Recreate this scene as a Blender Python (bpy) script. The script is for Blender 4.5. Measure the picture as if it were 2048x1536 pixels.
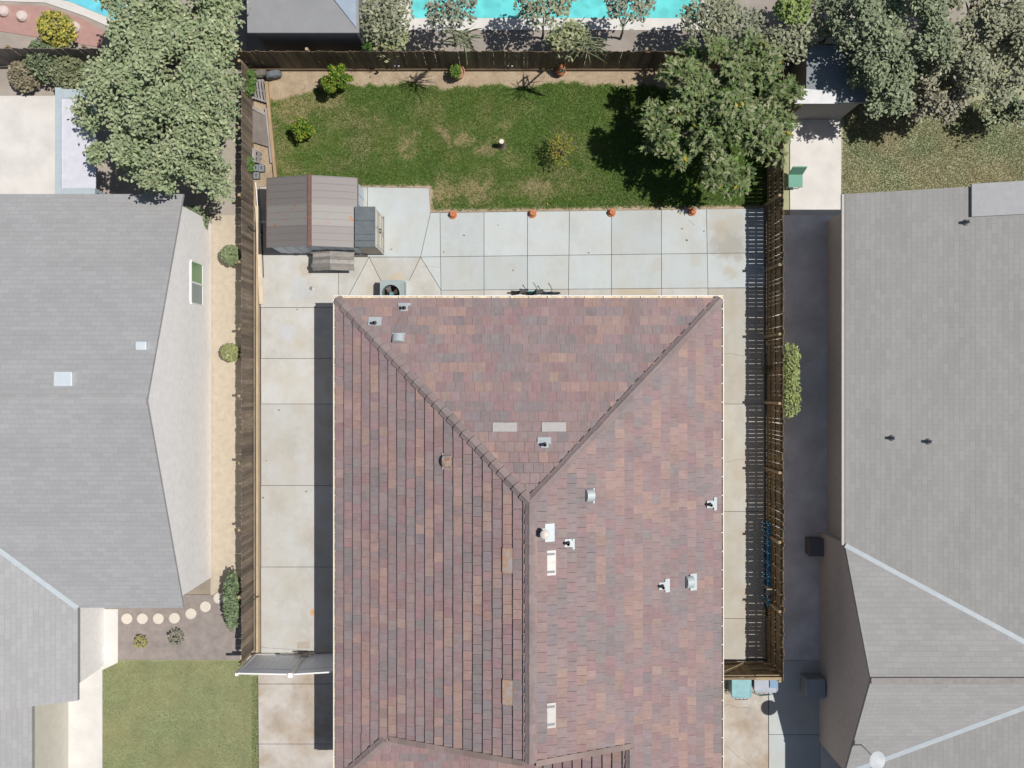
import bpy, math, random
import numpy as np
from mathutils import Vector, Matrix
random.seed(7); RNG = np.random.default_rng(11)
for o in list(bpy.data.objects): bpy.data.objects.remove(o)
SC = bpy.context.scene; COL = SC.collection
R = math.radians
# ------------------------------------------------------------------ camera, sky, sun, exposure
CAMH, FPX = 31.6, 1740.0          # drone height (m), focal length in pixels of a 2048 px wide picture
cam = bpy.data.cameras.new('camera'); camo = bpy.data.objects.new('camera', cam); COL.objects.link(camo)
camo.location = (0, 0, CAMH); camo.rotation_euler = (0, 0, 0)
cam.sensor_fit = 'HORIZONTAL'; cam.sensor_width = 36; cam.lens = 36 * FPX / 2048
cam.clip_start = 0.5; cam.clip_end = 400
SC.camera = camo
wd = bpy.data.worlds.new('World'); SC.world = wd; wd.use_nodes = True
wn = wd.node_tree.nodes; wl = wd.node_tree.links; wn.clear()
sky = wn.new('ShaderNodeTexSky'); sky.sky_type = 'NISHITA'; sky.sun_disc = False
sky.sun_elevation = R(65); sky.sun_rotation = R(90)
bgn = wn.new('ShaderNodeBackground'); bgn.inputs['Strength'].default_value = 0.058
wo = wn.new('ShaderNodeOutputWorld')
wl.new(sky.outputs[0], bgn.inputs[0]); wl.new(bgn.outputs[0], wo.inputs[0])
sl = bpy.data.lights.new('sun', 'SUN'); sl.energy = 4.2; sl.angle = R(0.5); sl.color = (1.0, 0.955, 0.90)
so = bpy.data.objects.new('sun', sl); COL.objects.link(so); so.rotation_euler = (0, R(25.1), 0); so.location = (15, 0, 40)
SC.view_settings.view_transform = 'Standard'; SC.view_settings.look = 'None'
SC.view_settings.gamma = 1; SC.view_settings.exposure = 0.0; SC.view_settings.use_curve_mapping = False
SC.render.engine = 'CYCLES'

# ------------------------------------------------------------------ helpers
def W(px, py, z=0.0):             # plan survey: photo pixel seen at height z -> metres
    k = (CAMH - z) / FPX
    return Vector(((px - 1024) * k, (768 - py) * k, z))
def WX(px, z=0.0): return (px - 1024) * (CAMH - z) / FPX
def WY(py, z=0.0): return (768 - py) * (CAMH - z) / FPX
def lin(r, g, b):
    f = lambda c: (c / 255 / 12.92) if c / 255 <= .04045 else ((c / 255 + .055) / 1.055) ** 2.4
    return (f(r), f(g), f(b))
def hashn(ix, iy, s):
    h = np.sin(ix * 127.1 + iy * 311.7 + s * 74.7) * 43758.5453
    return h - np.floor(h)
def vnoise(x, y, s=0):
    ix, iy = np.floor(x), np.floor(y); fx, fy = x - ix, y - iy
    fx = fx * fx * (3 - 2 * fx); fy = fy * fy * (3 - 2 * fy)
    a = hashn(ix, iy, s); b = hashn(ix + 1, iy, s); c = hashn(ix, iy + 1, s); d = hashn(ix + 1, iy + 1, s)
    return (a * (1 - fx) + b * fx) * (1 - fy) + (c * (1 - fx) + d * fx) * fy
def fbm(x, y, s=0, o=4):
    t = 0; a = .5; n = 0
    for i in range(o):
        t = t + a * vnoise(x * 2 ** i, y * 2 ** i, s + i); n += a; a *= .55
    return t / n

def tag(o, label=None, cat=None, group=None, kind=None):
    if label: o['label'] = label
    if cat: o['category'] = cat
    if group: o['group'] = group
    if kind: o['kind'] = kind
    return o
def thing(name, label, cat, loc=(0, 0, 0), group=None):
    o = bpy.data.objects.new(name, None); COL.objects.link(o); o.location = loc; o.empty_display_size = .2
    return tag(o, label, cat, group)
def wloc(o):
    v = Vector((0, 0, 0))
    while o is not None: v += Vector(o.location); o = o.parent
    return v
def piece(name, mesh, parent, loc, rot=(0, 0, 0), scale=(1, 1, 1), color=None, matrix=None):
    o = bpy.data.objects.new(name, mesh); COL.objects.link(o); o.parent = parent
    base = wloc(parent)
    if matrix is not None:
        m = matrix.copy(); m.translation = m.translation - base; o.matrix_local = m
    else:
        o.location = Vector(loc) - base; o.rotation_euler = rot; o.scale = scale
    if color: o.color = (*color, 1)
    return o

class MB:
    def __init__(s): s.v = []; s.f = []; s.c = []; s.uv = []
    def face(s, pts, col=None):
        i = len(s.v); s.v += [tuple(p) for p in pts]; s.f.append(tuple(range(i, i + len(pts)))); s.c.append(col)
    def hexa(s, b, t, col=None):                # bottom ring, top ring (same length, ccw from above)
        n = len(b); i = len(s.v); s.v += [tuple(p) for p in b] + [tuple(p) for p in t]
        s.f.append(tuple(range(i + n - 1, i - 1, -1))); s.f.append(tuple(range(i + n, i + 2 * n)))
        for k in range(n): s.f.append((i + k, i + (k + 1) % n, i + n + (k + 1) % n, i + n + k))
        s.c += [col] * (n + 2); return s
    def box(s, x0, x1, y0, y1, z0, z1, col=None):
        b = [(x0, y0, z0), (x1, y0, z0), (x1, y1, z0), (x0, y1, z0)]
        s.hexa(b, [(p[0], p[1], z1) for p in b], col); return s
    def prism(s, poly, z0, z1, col=None):
        a = sum(poly[i][0] * poly[(i + 1) % len(poly)][1] - poly[(i + 1) % len(poly)][0] * poly[i][1] for i in range(len(poly)))
        if a < 0: poly = poly[::-1]
        s.hexa([(p[0], p[1], z0) for p in poly], [(p[0], p[1], z1) for p in poly], col); return s
    def bar(s, a, b, w, h, up=(0, 0, 1), col=None):   # box along a-b, width w (sideways) height h (along up)
        a, b = Vector(a), Vector(b); d = (b - a).normalized(); u = Vector(up); sd = d.cross(u)
        if sd.length < 1e-4: sd = d.cross(Vector((1, 0, 0)))
        sd.normalize(); u = sd.cross(d).normalized(); sd *= w / 2; u *= h / 2
        s.hexa([a - sd - u, a + sd - u, b + sd - u, b - sd - u], [a - sd + u, a + sd + u, b + sd + u, b - sd + u], col); return s
    def tube(s, pts, r, n=8, cap=True, col=None):
        pts = [Vector(p) for p in pts]; rs = r if isinstance(r, (list, tuple)) else [r] * len(pts)
        i0 = len(s.v)
        for k, p in enumerate(pts):
            d = (pts[min(k + 1, len(pts) - 1)] - pts[max(k - 1, 0)]).normalized()
            a = d.cross(Vector((0, 0, 1)))
            if a.length < 1e-3: a = d.cross(Vector((1, 0, 0)))
            a.normalize(); b = d.cross(a)
            for j in range(n):
                t = 2 * math.pi * j / n; s.v.append(tuple(p + (a * math.cos(t) + b * math.sin(t)) * rs[k]))
        for k in range(len(pts) - 1):
            for j in range(n):
                s.f.append((i0 + k * n + j, i0 + k * n + (j + 1) % n, i0 + (k + 1) * n + (j + 1) % n, i0 + (k + 1) * n + j)); s.c.append(col)
        if cap:
            s.f.append(tuple(i0 + j for j in range(n))[::-1]); s.f.append(tuple(i0 + (len(pts) - 1) * n + j for j in range(n))); s.c += [col, col]
        return s
    def lathe(s, c, prof, n=16, axis=None, col=None):   # prof: (radius, height) list
        c = Vector(c); q = Vector((0, 0, 1)).rotation_difference(Vector(axis)) if axis else None
        i0 = len(s.v)
        for r, h in prof:
            for j in range(n):
                t = 2 * math.pi * j / n; p = Vector((r * math.cos(t), r * math.sin(t), h))
                if q: p = q @ p
                s.v.append(tuple(c + p))
        for k in range(len(prof) - 1):
            for j in range(n):
                s.f.append((i0 + k * n + j, i0 + k * n + (j + 1) % n, i0 + (k + 1) * n + (j + 1) % n, i0 + (k + 1) * n + j)); s.c.append(col)
        for k, fl in ((0, True), (len(prof) - 1, False)):
            if prof[k][0] > 1e-4:
                t = tuple(i0 + k * n + j for j in range(n)); s.f.append(t[::-1] if fl else t); s.c.append(col)
        return s
    def mesh(s, name, mat, off=(0, 0, 0), smooth=False):
        me = bpy.data.meshes.new(name); ox, oy, oz = off
        me.from_pydata([(x - ox, y - oy, z - oz) for x, y, z in s.v], [], s.f)
        if any(c is not None for c in s.c):
            at = me.color_attributes.new('col', 'FLOAT_COLOR', 'CORNER'); buf = []
            for p, c in zip(me.polygons, s.c): buf += list((*(c or (.5, .5, .5)), 1)) * p.loop_total
            at.data.foreach_set('color', buf)
        if s.uv:
            uv = me.uv_layers.new(name='UVMap'); buf = []
            for t in s.uv:
                for q in t: buf += list(q)
            uv.data.foreach_set('uv', buf)
        me.materials.append(mat)
        if smooth: me.polygons.foreach_set('use_smooth', [True] * len(me.polygons))
        me.validate(); me.update(); return me
    def build(s, name, mat, parent=None, smooth=False, bevel=0):
        off = wloc(parent) if parent else (0, 0, 0)
        o = bpy.data.objects.new(name, s.mesh(name, mat, off, smooth)); COL.objects.link(o); o.parent = parent
        if bevel:
            b = o.modifiers.new('bevel', 'BEVEL'); b.width = bevel; b.segments = 2; b.limit_method = 'ANGLE'
        return o

def np_obj(name, V, F, mat, cols=None, parent=None):      # V (n,3), F (m,k), cols (m,3) per face
    if parent is not None: V = V - np.array(wloc(parent))
    me = bpy.data.meshes.new(name); n, m, k = len(V), len(F), F.shape[1]
    me.vertices.add(n); me.vertices.foreach_set('co', V.astype(np.float32).ravel())
    me.loops.add(m * k); me.loops.foreach_set('vertex_index', F.astype(np.int32).ravel())
    me.polygons.add(m); me.polygons.foreach_set('loop_start', np.arange(0, m * k, k, dtype=np.int32))
    if cols is not None:
        at = me.color_attributes.new('col', 'FLOAT_COLOR', 'CORNER')
        c4 = np.ones((m, k, 4), np.float32); c4[:, :, :3] = cols[:, None, :]; at.data.foreach_set('color', c4.ravel())
    me.materials.append(mat); me.update(calc_edges=True); me.validate()
    o = bpy.data.objects.new(name, me); COL.objects.link(o); o.parent = parent; return o

# ------------------------------------------------------------------ materials
def newmat(name):
    m = bpy.data.materials.new(name); m.use_nodes = True; nt = m.node_tree
    return m, nt, nt.nodes, nt.links, nt.nodes['Principled BSDF']
def noise(nt, coord, scale, detail=4, rough=.55, stretch=None):
    n = nt.nodes.new('ShaderNodeTexNoise'); n.inputs['Scale'].default_value = scale
    n.inputs['Detail'].default_value = detail; n.inputs['Roughness'].default_value = rough
    if stretch:
        mp = nt.nodes.new('ShaderNodeMapping'); mp.inputs['Scale'].default_value = stretch
        nt.links.new(coord, mp.inputs[0]); coord = mp.outputs[0]
    nt.links.new(coord, n.inputs['Vector']); return n.outputs['Fac']
def ramp(nt, fac, stops):
    r = nt.nodes.new('ShaderNodeValToRGB'); e = r.color_ramp.elements
    while len(e) < len(stops): e.new(.5)
    for el, (p, c) in zip(e, stops): el.position = p; el.color = (*c, 1) if not isinstance(c, (int, float)) else (c, c, c, 1)
    nt.links.new(fac, r.inputs[0]); return r.outputs[0]
def mix(nt, fac, a, b, mode='MIX'):
    n = nt.nodes.new('ShaderNodeMix'); n.data_type = 'RGBA'; n.blend_type = mode
    for sock, val in ((n.inputs[0], fac), (n.inputs[6], a), (n.inputs[7], b)):
        if isinstance(val, (int, float)): sock.default_value = val
        elif isinstance(val, tuple): sock.default_value = (*val, 1)
        else: nt.links.new(val, sock)
    return n.outputs[2]
def bump(nt, bs, h, strength=.3, dist=.02):
    b = nt.nodes.new('ShaderNodeBump'); b.inputs['Strength'].default_value = strength; b.inputs['Distance'].default_value = dist
    nt.links.new(h, b.inputs['Height']); nt.links.new(b.outputs[0], bs.inputs['Normal'])
def coord(nt, kind='Object'): return nt.nodes.new('ShaderNodeTexCoord').outputs[kind]
def geo(nt): return nt.nodes.new('ShaderNodeNewGeometry').outputs['Position']
def sc(c, k): return tuple(min(1, x * k) for x in c)

def plain(name, c, rough=.7, var=.15, scale=6, metal=0, bm=.15, stretch=None, world=False):
    m, nt, N, L, bs = newmat(name)
    co = geo(nt) if world else coord(nt)
    f = noise(nt, co, scale, 5, .6, stretch)
    L.new(ramp(nt, f, [(.25, sc(c, 1 - var)), (.75, sc(c, 1 + var))]), bs.inputs['Base Color'])
    bs.inputs['Roughness'].default_value = rough; bs.inputs['Metallic'].default_value = metal
    if bm: bump(nt, bs, f, bm)
    return m
def wood(name, c, c2, along=(1, 1, .06), scale=22, rough=.85, rnd=.35):
    m, nt, N, L, bs = newmat(name); co = coord(nt)
    oi = N.new('ShaderNodeObjectInfo')
    ad = N.new('ShaderNodeVectorMath'); ad.operation = 'ADD'; sm = N.new('ShaderNodeVectorMath'); sm.operation = 'SCALE'
    cmb = N.new('ShaderNodeCombineXYZ')
    for i in range(3): L.new(oi.outputs['Random'], cmb.inputs[i])
    L.new(cmb.outputs[0], sm.inputs[0]); sm.inputs['Scale'].default_value = 13
    L.new(co, ad.inputs[0]); L.new(sm.outputs[0], ad.inputs[1]); co = ad.outputs[0]
    f = noise(nt, co, scale, 6, .65, along); g = noise(nt, co, 2.2, 4, .6)
    a = ramp(nt, f, [(.3, c2), (.7, c)])
    a = mix(nt, ramp(nt, g, [(.4, 0.0), (.75, .55)]), a, sc(c2, .75))
    v = ramp(nt, oi.outputs['Random'], [(0, 1 - rnd), (1, 1 + rnd)])
    L.new(mix(nt, 1.0, a, v, 'MULTIPLY'), bs.inputs['Base Color']); bs.inputs['Roughness'].default_value = rough
    bump(nt, bs, f, .35, .01); return m
def attr_mat(name, rough=.7, spec=.3, transl=0.0, grain=0):
    m, nt, N, L, bs = newmat(name); a = N.new('ShaderNodeAttribute'); a.attribute_name = 'col'
    c = a.outputs['Color']
    if grain:
        c = mix(nt, 1.0, c, ramp(nt, noise(nt, geo(nt), grain, 4, .7), [(.2, .62), (.8, 1.38)]), 'MULTIPLY')
    L.new(c, bs.inputs['Base Color']); bs.inputs['Roughness'].default_value = rough
    bs.inputs['Specular IOR Level'].default_value = spec
    if transl:
        t = N.new('ShaderNodeBsdfTranslucent'); L.new(c, t.inputs[0]); ms = N.new('ShaderNodeMixShader'); ms.inputs[0].default_value = transl
        L.new(bs.outputs[0], ms.inputs[1]); L.new(t.outputs[0], ms.inputs[2]); L.new(ms.outputs[0], N['Material Output'].inputs[0])
    return m
def obj_mat(name, rough=.6, transl=0.0):
    m, nt, N, L, bs = newmat(name); oi = N.new('ShaderNodeObjectInfo'); L.new(oi.outputs['Color'], bs.inputs['Base Color'])
    bs.inputs['Roughness'].default_value = rough
    if transl:
        t = N.new('ShaderNodeBsdfTranslucent'); L.new(oi.outputs['Color'], t.inputs[0]); ms = N.new('ShaderNodeMixShader'); ms.inputs[0].default_value = transl
        L.new(bs.outputs[0], ms.inputs[1]); L.new(t.outputs[0], ms.inputs[2]); L.new(ms.outputs[0], N['Material Output'].inputs[0])
    return m
def tile_mat(name, use_obj):
    m, nt, N, L, bs = newmat(name)
    if use_obj: c = N.new('ShaderNodeObjectInfo').outputs['Color']
    else:
        a = N.new('ShaderNodeAttribute'); a.attribute_name = 'col'; c = a.outputs['Color']
    uv = coord(nt, 'UV'); oi = N.new('ShaderNodeObjectInfo')
    if use_obj:
        ad = N.new('ShaderNodeVectorMath'); ad.operation = 'ADD'; cb = N.new('ShaderNodeCombineXYZ')
        mu = N.new('ShaderNodeMath'); mu.operation = 'MULTIPLY'; mu.inputs[1].default_value = 57.0
        L.new(oi.outputs['Random'], mu.inputs[0]); L.new(mu.outputs[0], cb.inputs[0]); L.new(mu.outputs[0], cb.inputs[1])
        L.new(uv, ad.inputs[0]); L.new(cb.outputs[0], ad.inputs[1]); uv = ad.outputs[0]
    st = noise(nt, uv, 30, 4, .7, (1.6, .09, 1)); bl = noise(nt, uv, 5, 4, .6)
    red = noise(nt, uv, 3.3, 3, .6, (1.5, .4, 1))
    c = mix(nt, 1.0, c, ramp(nt, st, [(.25, .80), (.75, 1.18)]), 'MULTIPLY')
    c = mix(nt, 1.0, c, ramp(nt, bl, [(.25, .86), (.75, 1.13)]), 'MULTIPLY')
    c = mix(nt, ramp(nt, red, [(.48, 0.0), (.75, .36)]), c, (.32, .175, .17))
    c = mix(nt, ramp(nt, noise(nt, geo(nt), 1.1, 5, .65), [(.42, 0.0), (.8, .26)]), c, (.345, .28, .275))
    L.new(c, bs.inputs['Base Color']); bs.inputs['Roughness'].default_value = .72
    bump(nt, bs, st, .25, .006); return m
def concrete(name, c, beige, amt, blue=(0.42, .47, .5), spots=()):
    m, nt, N, L, bs = newmat(name); co = geo(nt); oi = N.new('ShaderNodeObjectInfo')
    f1 = noise(nt, co, .9, 6, .62); f2 = noise(nt, co, 3.1, 6, .65); f3 = noise(nt, co, 60, 3, .6)
    st = noise(nt, co, 2.2, 5, .6, (1, .22, 1)); f4 = noise(nt, co, .55, 5, .7, (1.3, 1, 1))
    a = mix(nt, ramp(nt, f1, [(.38, 0.0), (.72, amt)]), c, beige)
    a = mix(nt, ramp(nt, f4, [(.5, 0.0), (.75, amt * .6)]), a, sc(beige, .72))
    a = mix(nt, ramp(nt, st, [(.45, 0.0), (.8, .30)]), a, sc(c, .80))
    a = mix(nt, ramp(nt, f2, [(.55, 0.0), (.8, .28)]), a, blue)
    wob = N.new('ShaderNodeTexNoise'); wob.inputs['Scale'].default_value = 2.6; wob.inputs['Detail'].default_value = 5; L.new(co, wob.inputs['Vector'])
    for px, py, r_, sc_, st_ in spots:                   # water and rust stains lying on the slabs
        vm = N.new('ShaderNodeVectorMath'); vm.operation = 'MULTIPLY_ADD'; L.new(wob.outputs['Color'], vm.inputs[0]); vm.inputs[1].default_value = (1.1 * r_ + .2,) * 3; L.new(co, vm.inputs[2])
        ds = N.new('ShaderNodeVectorMath'); ds.operation = 'DISTANCE'; L.new(vm.outputs[0], ds.inputs[0]); h_ = .5 * (1.1 * r_ + .2); ds.inputs[1].default_value = (WX(px) + h_, WY(py) + h_, h_ + .04)
        dv = N.new('ShaderNodeMath'); dv.operation = 'DIVIDE'; L.new(ds.outputs['Value'], dv.inputs[0]); dv.inputs[1].default_value = r_
        a = mix(nt, ramp(nt, dv.outputs[0], [(.55, st_), (1.0, 0.0)]), a, sc_)
    a = mix(nt, 1.0, a, ramp(nt, f3, [(.2, .90), (.8, 1.10)]), 'MULTIPLY')
    a = mix(nt, 1.0, a, ramp(nt, oi.outputs['Random'], [(0, .93), (1, 1.06)]), 'MULTIPLY')
    L.new(a, bs.inputs['Base Color']); bs.inputs['Roughness'].default_value = .85
    bump(nt, bs, f3, .15, .004); return m
def rusty(name, c, rust, lo=.55, hi=.7, scale=5, rough=.5, metal=.25):
    m, nt, N, L, bs = newmat(name); f = noise(nt, coord(nt), scale, 5, .65)
    g = noise(nt, coord(nt), 14, 4, .6)
    a = mix(nt, ramp(nt, g, [(.3, 0.0), (.8, .3)]), c, sc(c, .75))
    L.new(mix(nt, ramp(nt, f, [(lo, 0.0), (hi, 1.0)]), a, rust), bs.inputs['Base Color'])
    bs.inputs['Roughness'].default_value = rough; bs.inputs['Metallic'].default_value = metal; return m

m_ground = plain('soil ground', (.27, .23, .18), .95, .25, 1.5, world=True, bm=.3)
m_joint = plain('joint dirt', (.10, .095, .085), .95, .3, 8, world=True)
m_new = concrete('pale concrete', (.47, .515, .52), (.46, .435, .375), .6, spots=[(1455, 492, .75, (.33, .31, .265), .75), (1440, 455, .35, (.40, .32, .22), .6), (1470, 450, .45, (.42, .38, .31), .5), (1460, 545, .25, (.42, .36, .27), .5), (1440, 440, .8, (.44, .41, .35), .5), (1390, 520, .3, (.44, .40, .32), .3), (790, 490, .3, (.44, .38, .3), .35), (1315, 530, .3, (.44, .39, .32), .35)])
m_old = concrete('weathered concrete', (.505, .508, .49), (.43, .39, .315), .85, spots=[(625, 1223, .16, (.55, .30, .10), .8), (795, 556, .3, (.55, .43, .24), .5), (1270, 582, 1.0, (.42, .33, .2), .55), (640, 655, .35, (.34, .36, .38), .5), (575, 665, .4, (.47, .5, .55), .6), (600, 577, .5, (.44, .47, .5), .5), (610, 540, .3, (.40, .31, .2), .4), (745, 590, .5, (.40, .34, .25), .4)])
m_front = concrete('stained driveway concrete', (.50, .47, .43), (.33, .25, .17), 1.0)
m_path = concrete('side path concrete', (.455, .445, .40), (.42, .36, .27), .8)
m_tile = tile_mat('concrete roof tile', False); m_tile_o = tile_mat('concrete roof tile single', True)
m_deck = plain('roof underlay', (.045, .035, .035), .9)
m_cap = tile_mat('ridge tile', True)
m_stucco = plain('stucco wall', (.55, .48, .38), .9, .08, 30)
m_white = plain('white painted metal', (.80, .80, .78), .45, .05, 10, bm=0)
m_gut = plain('gutter bed dust', (.66, .56, .40), .8, .35, 7, world=True)
m_flash = rusty('galvanised flashing', (.50, .55, .56), (.46, .38, .31), .62, .85)
m_panel = rusty('metal tile vent', (.46, .42, .40), (.50, .29, .16), .40, .62, 6)
m_panelw = rusty('white metal tile vent', (.47, .455, .44), (.46, .30, .22), .55, .72, 8)
m_vpipe = plain('dark vent pipe', (.07, .055, .05), .6)
m_rusthood = rusty('rusty vent hood', (.50, .50, .48), (.48, .25, .13), .40, .55, 9)
m_fence_n = wood('dark brown fence board', (.205, .155, .10), (.115, .085, .055), rnd=.35)
m_fence_w = wood('weathered fence board', (.25, .20, .15), (.125, .095, .07), rnd=.4)
m_fence_e = wood('brown fence board', (.30, .215, .12), (.17, .115, .062), rnd=.3)
m_rail = wood('fence rail', (.42, .33, .20), (.26, .19, .11), (.06, .06, 1), 20)
m_tan = wood('tan timber', (.50, .36, .21), (.36, .25, .14), (1, .06, 1), 20, rnd=.15)
m_pale = wood('pale timber', (.72, .62, .48), (.60, .50, .37), (1, .06, 1), 16, rnd=.12)
m_grey = wood('grey weathered timber', (.34, .32, .30), (.20, .185, .17), (.06, 1, 1), 20, rnd=.35)
m_greyy = wood('grey weathered plank', (.36, .34, .33), (.21, .195, .185), (1, .06, 1), 20, rnd=.3)
m_ply = wood('weathered plywood', (.235, .205, .185), (.17, .145, .13), (1, .1, 1), 14, rnd=.1)
m_gate = plain('white gate panel', (.86, .89, .93), .45, .06, 3, bm=0)
m_grass = attr_mat('grass blades', .75, .15, .25)
m_lawn = attr_mat('lawn soil', .95, .1, 0, 26)
m_leaf = attr_mat('leaves', .55, .35, .18); m_leaf_o = obj_mat('fig leaf', .55, .18)
m_bark = plain('bark', (.15, .125, .10), .95, .35, 14, bm=.6, stretch=(1, 1, .2))
m_terra = plain('terracotta', (.52, .19, .085), .8, .15, 12)
m_rubber = plain('grey rubber', (.13, .135, .14), .8, .35, 9)
m_black = plain('black plastic', (.02, .02, .022), .5, .2, 8, bm=0)
m_metal = plain('bare metal', (.5, .5, .5), .35, .15, 8, metal=.8, bm=0)
def flat(name, c, rough=.6, metal=0, var=.08, scale=5, bm=0): return plain(name, c, rough, var, scale, metal, bm)

# ------------------------------------------------------------------ ground and yard surfaces
MB().box(-90, 90, -80, 80, -.6, -.08).build('ground', m_ground)['kind'] = 'structure'
LEFT, RIGHT, NORTH = -9.39, 9.30, 11.40       # fence lines (board faces)
# lawn: soil sheet with its own patches of dirt, straw and green; blades grow by the same map
EDGE_TOP = lambda X: WY(171) + .07 * np.sin(X * .9) - .06 * np.sin(X * 2.3 + 1) + .25 * (fbm(X * 2.5, X * 0, 5) - .5) - np.where(X < -6, (-(X + 6)) * .16, 0)
BROWN = [(560, 195, 34, 14, .8), (600, 200, 60, 16, .55), (885, 262, 12, 9, 1), (897, 278, 7, 14, .9), (928, 278, 22, 14, .9), (812, 290, 22, 26, .75), (1010, 252, 14, 8, .6), (975, 300, 22, 12, .7),
         (1020, 318, 20, 20, .45), (885, 385, 26, 28, .85), (945, 382, 42, 24, .85), (1080, 376, 55, 20, .7), (1130, 352, 50, 16, .4), (640, 205, 40, 26, .7),
         (585, 215, 45, 34, .75), (700, 245, 60, 22, .45), (560, 300, 26, 40, .5), (680, 330, 50, 14, .3), (1035, 222, 40, 20, .25), (920, 255, 60, 14, .25),
         (720, 290, 40, 22, .4), (575, 335, 30, 20, .55), (1000, 283, 20, 16, .5), (1165, 300, 30, 26, .25), (1180, 372, 40, 16, .3), (620, 280, 40, 22, .4)]
def lawn_map(X, Y):
    """green amount 0..1 and dryness tint 0..1 (straw/grey) for plan points"""
    px = X * FPX / CAMH + 1024; py = 768 - Y * FPX / CAMH
    n1 = fbm(X * 1.1, Y * 1.1, 1); n2 = fbm(X * 4.5, Y * 4.5, 2); n3 = fbm(X * 13, Y * 13, 3)
    dry = np.clip((n1 - .62) * 1.3, 0, .25) + np.clip((n2 - .68) * 1.5, 0, .25)
    for cx, cy, rx, ry, s in BROWN:
        d = np.sqrt(((px - cx) / rx) ** 2 + ((py - cy) / ry) ** 2)
        dry = np.maximum(dry, s * np.clip(1.45 - d - (n2 - .5) * 1.6 - (n3 - .5) * 1.2, 0, 1))
    bed = np.clip((Y - EDGE_TOP(X)) * 9 + (n3 - .5) * 2 + .5, 0, 1)
    edge = np.clip((px - (534 + (py - 165) * .085)) / 3, 0, 1)
    rim_y = np.where(px < 861, 376, 425 - (px - 861) * .0127)
    rim = np.clip((rim_y - py) / 5.5 + (n3 - .5) * 1.5 - .35, 0, 1)
    rimx = np.where((px > 850) & (px < 880) & (py > 372), np.clip((px - 861) / 6 + (n3 - .5) - .1, 0, 1), 1)
    g = (1 - bed) * rim * rimx * np.where(px < 534 + (py - 165) * .085, 0, 1)
    return g, np.clip(dry, 0, 1), bed, n1, n2, n3
GREEN = np.array([.105, .21, .030]); GREEN2 = np.array([.150, .215, .034]); DGREEN = np.array([.068, .145, .024]); STRAW = np.array([.30, .235, .115])
GREYD = np.array([.24, .195, .145]); DIRT = np.array([.42, .335, .235]); DIRT2 = np.array([.31, .24, .165])
def lerp(a, b, t): return a + (b - a) * t[..., None]
xs = np.arange(-9.6, 9.5, .05); ys = np.arange(5.9, 11.75, .05)
GX, GY = np.meshgrid(xs, ys); g, dry, bed, n1, n2, n3 = lawn_map(GX, GY)
c = lerp(lerp(DIRT, DIRT2, np.clip(n2 * 1.6 - .4, 0, 1)), DIRT2 * .8, np.clip((n3 - .6) * 3, 0, 1))
gc = lerp(lerp(np.broadcast_to(DGREEN, c.shape), STRAW * .9, dry), GREYD, np.clip((n1 - .5) * 2, 0, .5) * dry)
c = lerp(c, gc, g * .85)
Z = 0.0 + .012 * (n3 - .5) - .004
V = np.stack([GX, GY, Z], -1).reshape(-1, 3); nx, ny = len(xs), len(ys)
I = (np.arange(ny - 1)[:, None] * nx + np.arange(nx - 1)[None, :]).ravel()
F = np.stack([I, I + 1, I + 1 + nx, I + nx], 1)
cf = c.reshape(-1, 3)[I]
np_obj('lawn', V, F, m_lawn, cf)['kind'] = 'structure'
def blades(name, P, col, hmin=.025, hmax=.06, w=.011):
    n = len(P); a = RNG.uniform(0, 2 * math.pi, n); h = RNG.uniform(hmin, hmax, n); lean = RNG.uniform(.3, 1.3, n) * h
    b = RNG.uniform(0, 2 * math.pi, n); dx, dy = np.cos(a) * w, np.sin(a) * w
    V = np.empty((n, 3, 3)); V[:, 0] = P + np.stack([-dx, -dy, 0 * dx], 1); V[:, 1] = P + np.stack([dx, dy, 0 * dx], 1)
    V[:, 2] = P + np.stack([np.cos(b) * lean, np.sin(b) * lean, h], 1)
    F = np.arange(n * 3).reshape(n, 3); o = np_obj(name, V.reshape(-1, 3), F, m_grass, col); tag(o, kind='stuff'); return o
n = 230000
X = RNG.uniform(-9.3, 9.25, n); Y = RNG.uniform(6.15, 11.1, n)
g, dry, bed, n1, n2, n3 = lawn_map(X, Y)
keep = RNG.uniform(0, 1, n) < g * (1 - .72 * dry)
X, Y, dry, n1, n2, n3 = [q[keep] for q in (X, Y, dry, n1, n2, n3)]
col = lerp(np.broadcast_to(GREEN, (len(X), 3)), GREEN2, np.clip(n1 * 2.2 - .7, 0, 1))
col = lerp(col, DGREEN * .95, np.clip((fbm(X * .7, Y * .7, 31) - .5) * 2.4, 0, .7))
col = lerp(col, np.array([.24, .21, .09]), np.clip(dry * .85 + (RNG.uniform(0, 1, len(X)) - .86) * 4, 0, .85))
col = col * RNG.uniform(.7, 1.35, (len(X), 1))
g_o = blades('grass', np.stack([X, Y, 0 * X], 1), col); tag(g_o, 'mown green lawn grass with straw patches behind the tiled house', 'grass')

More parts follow.
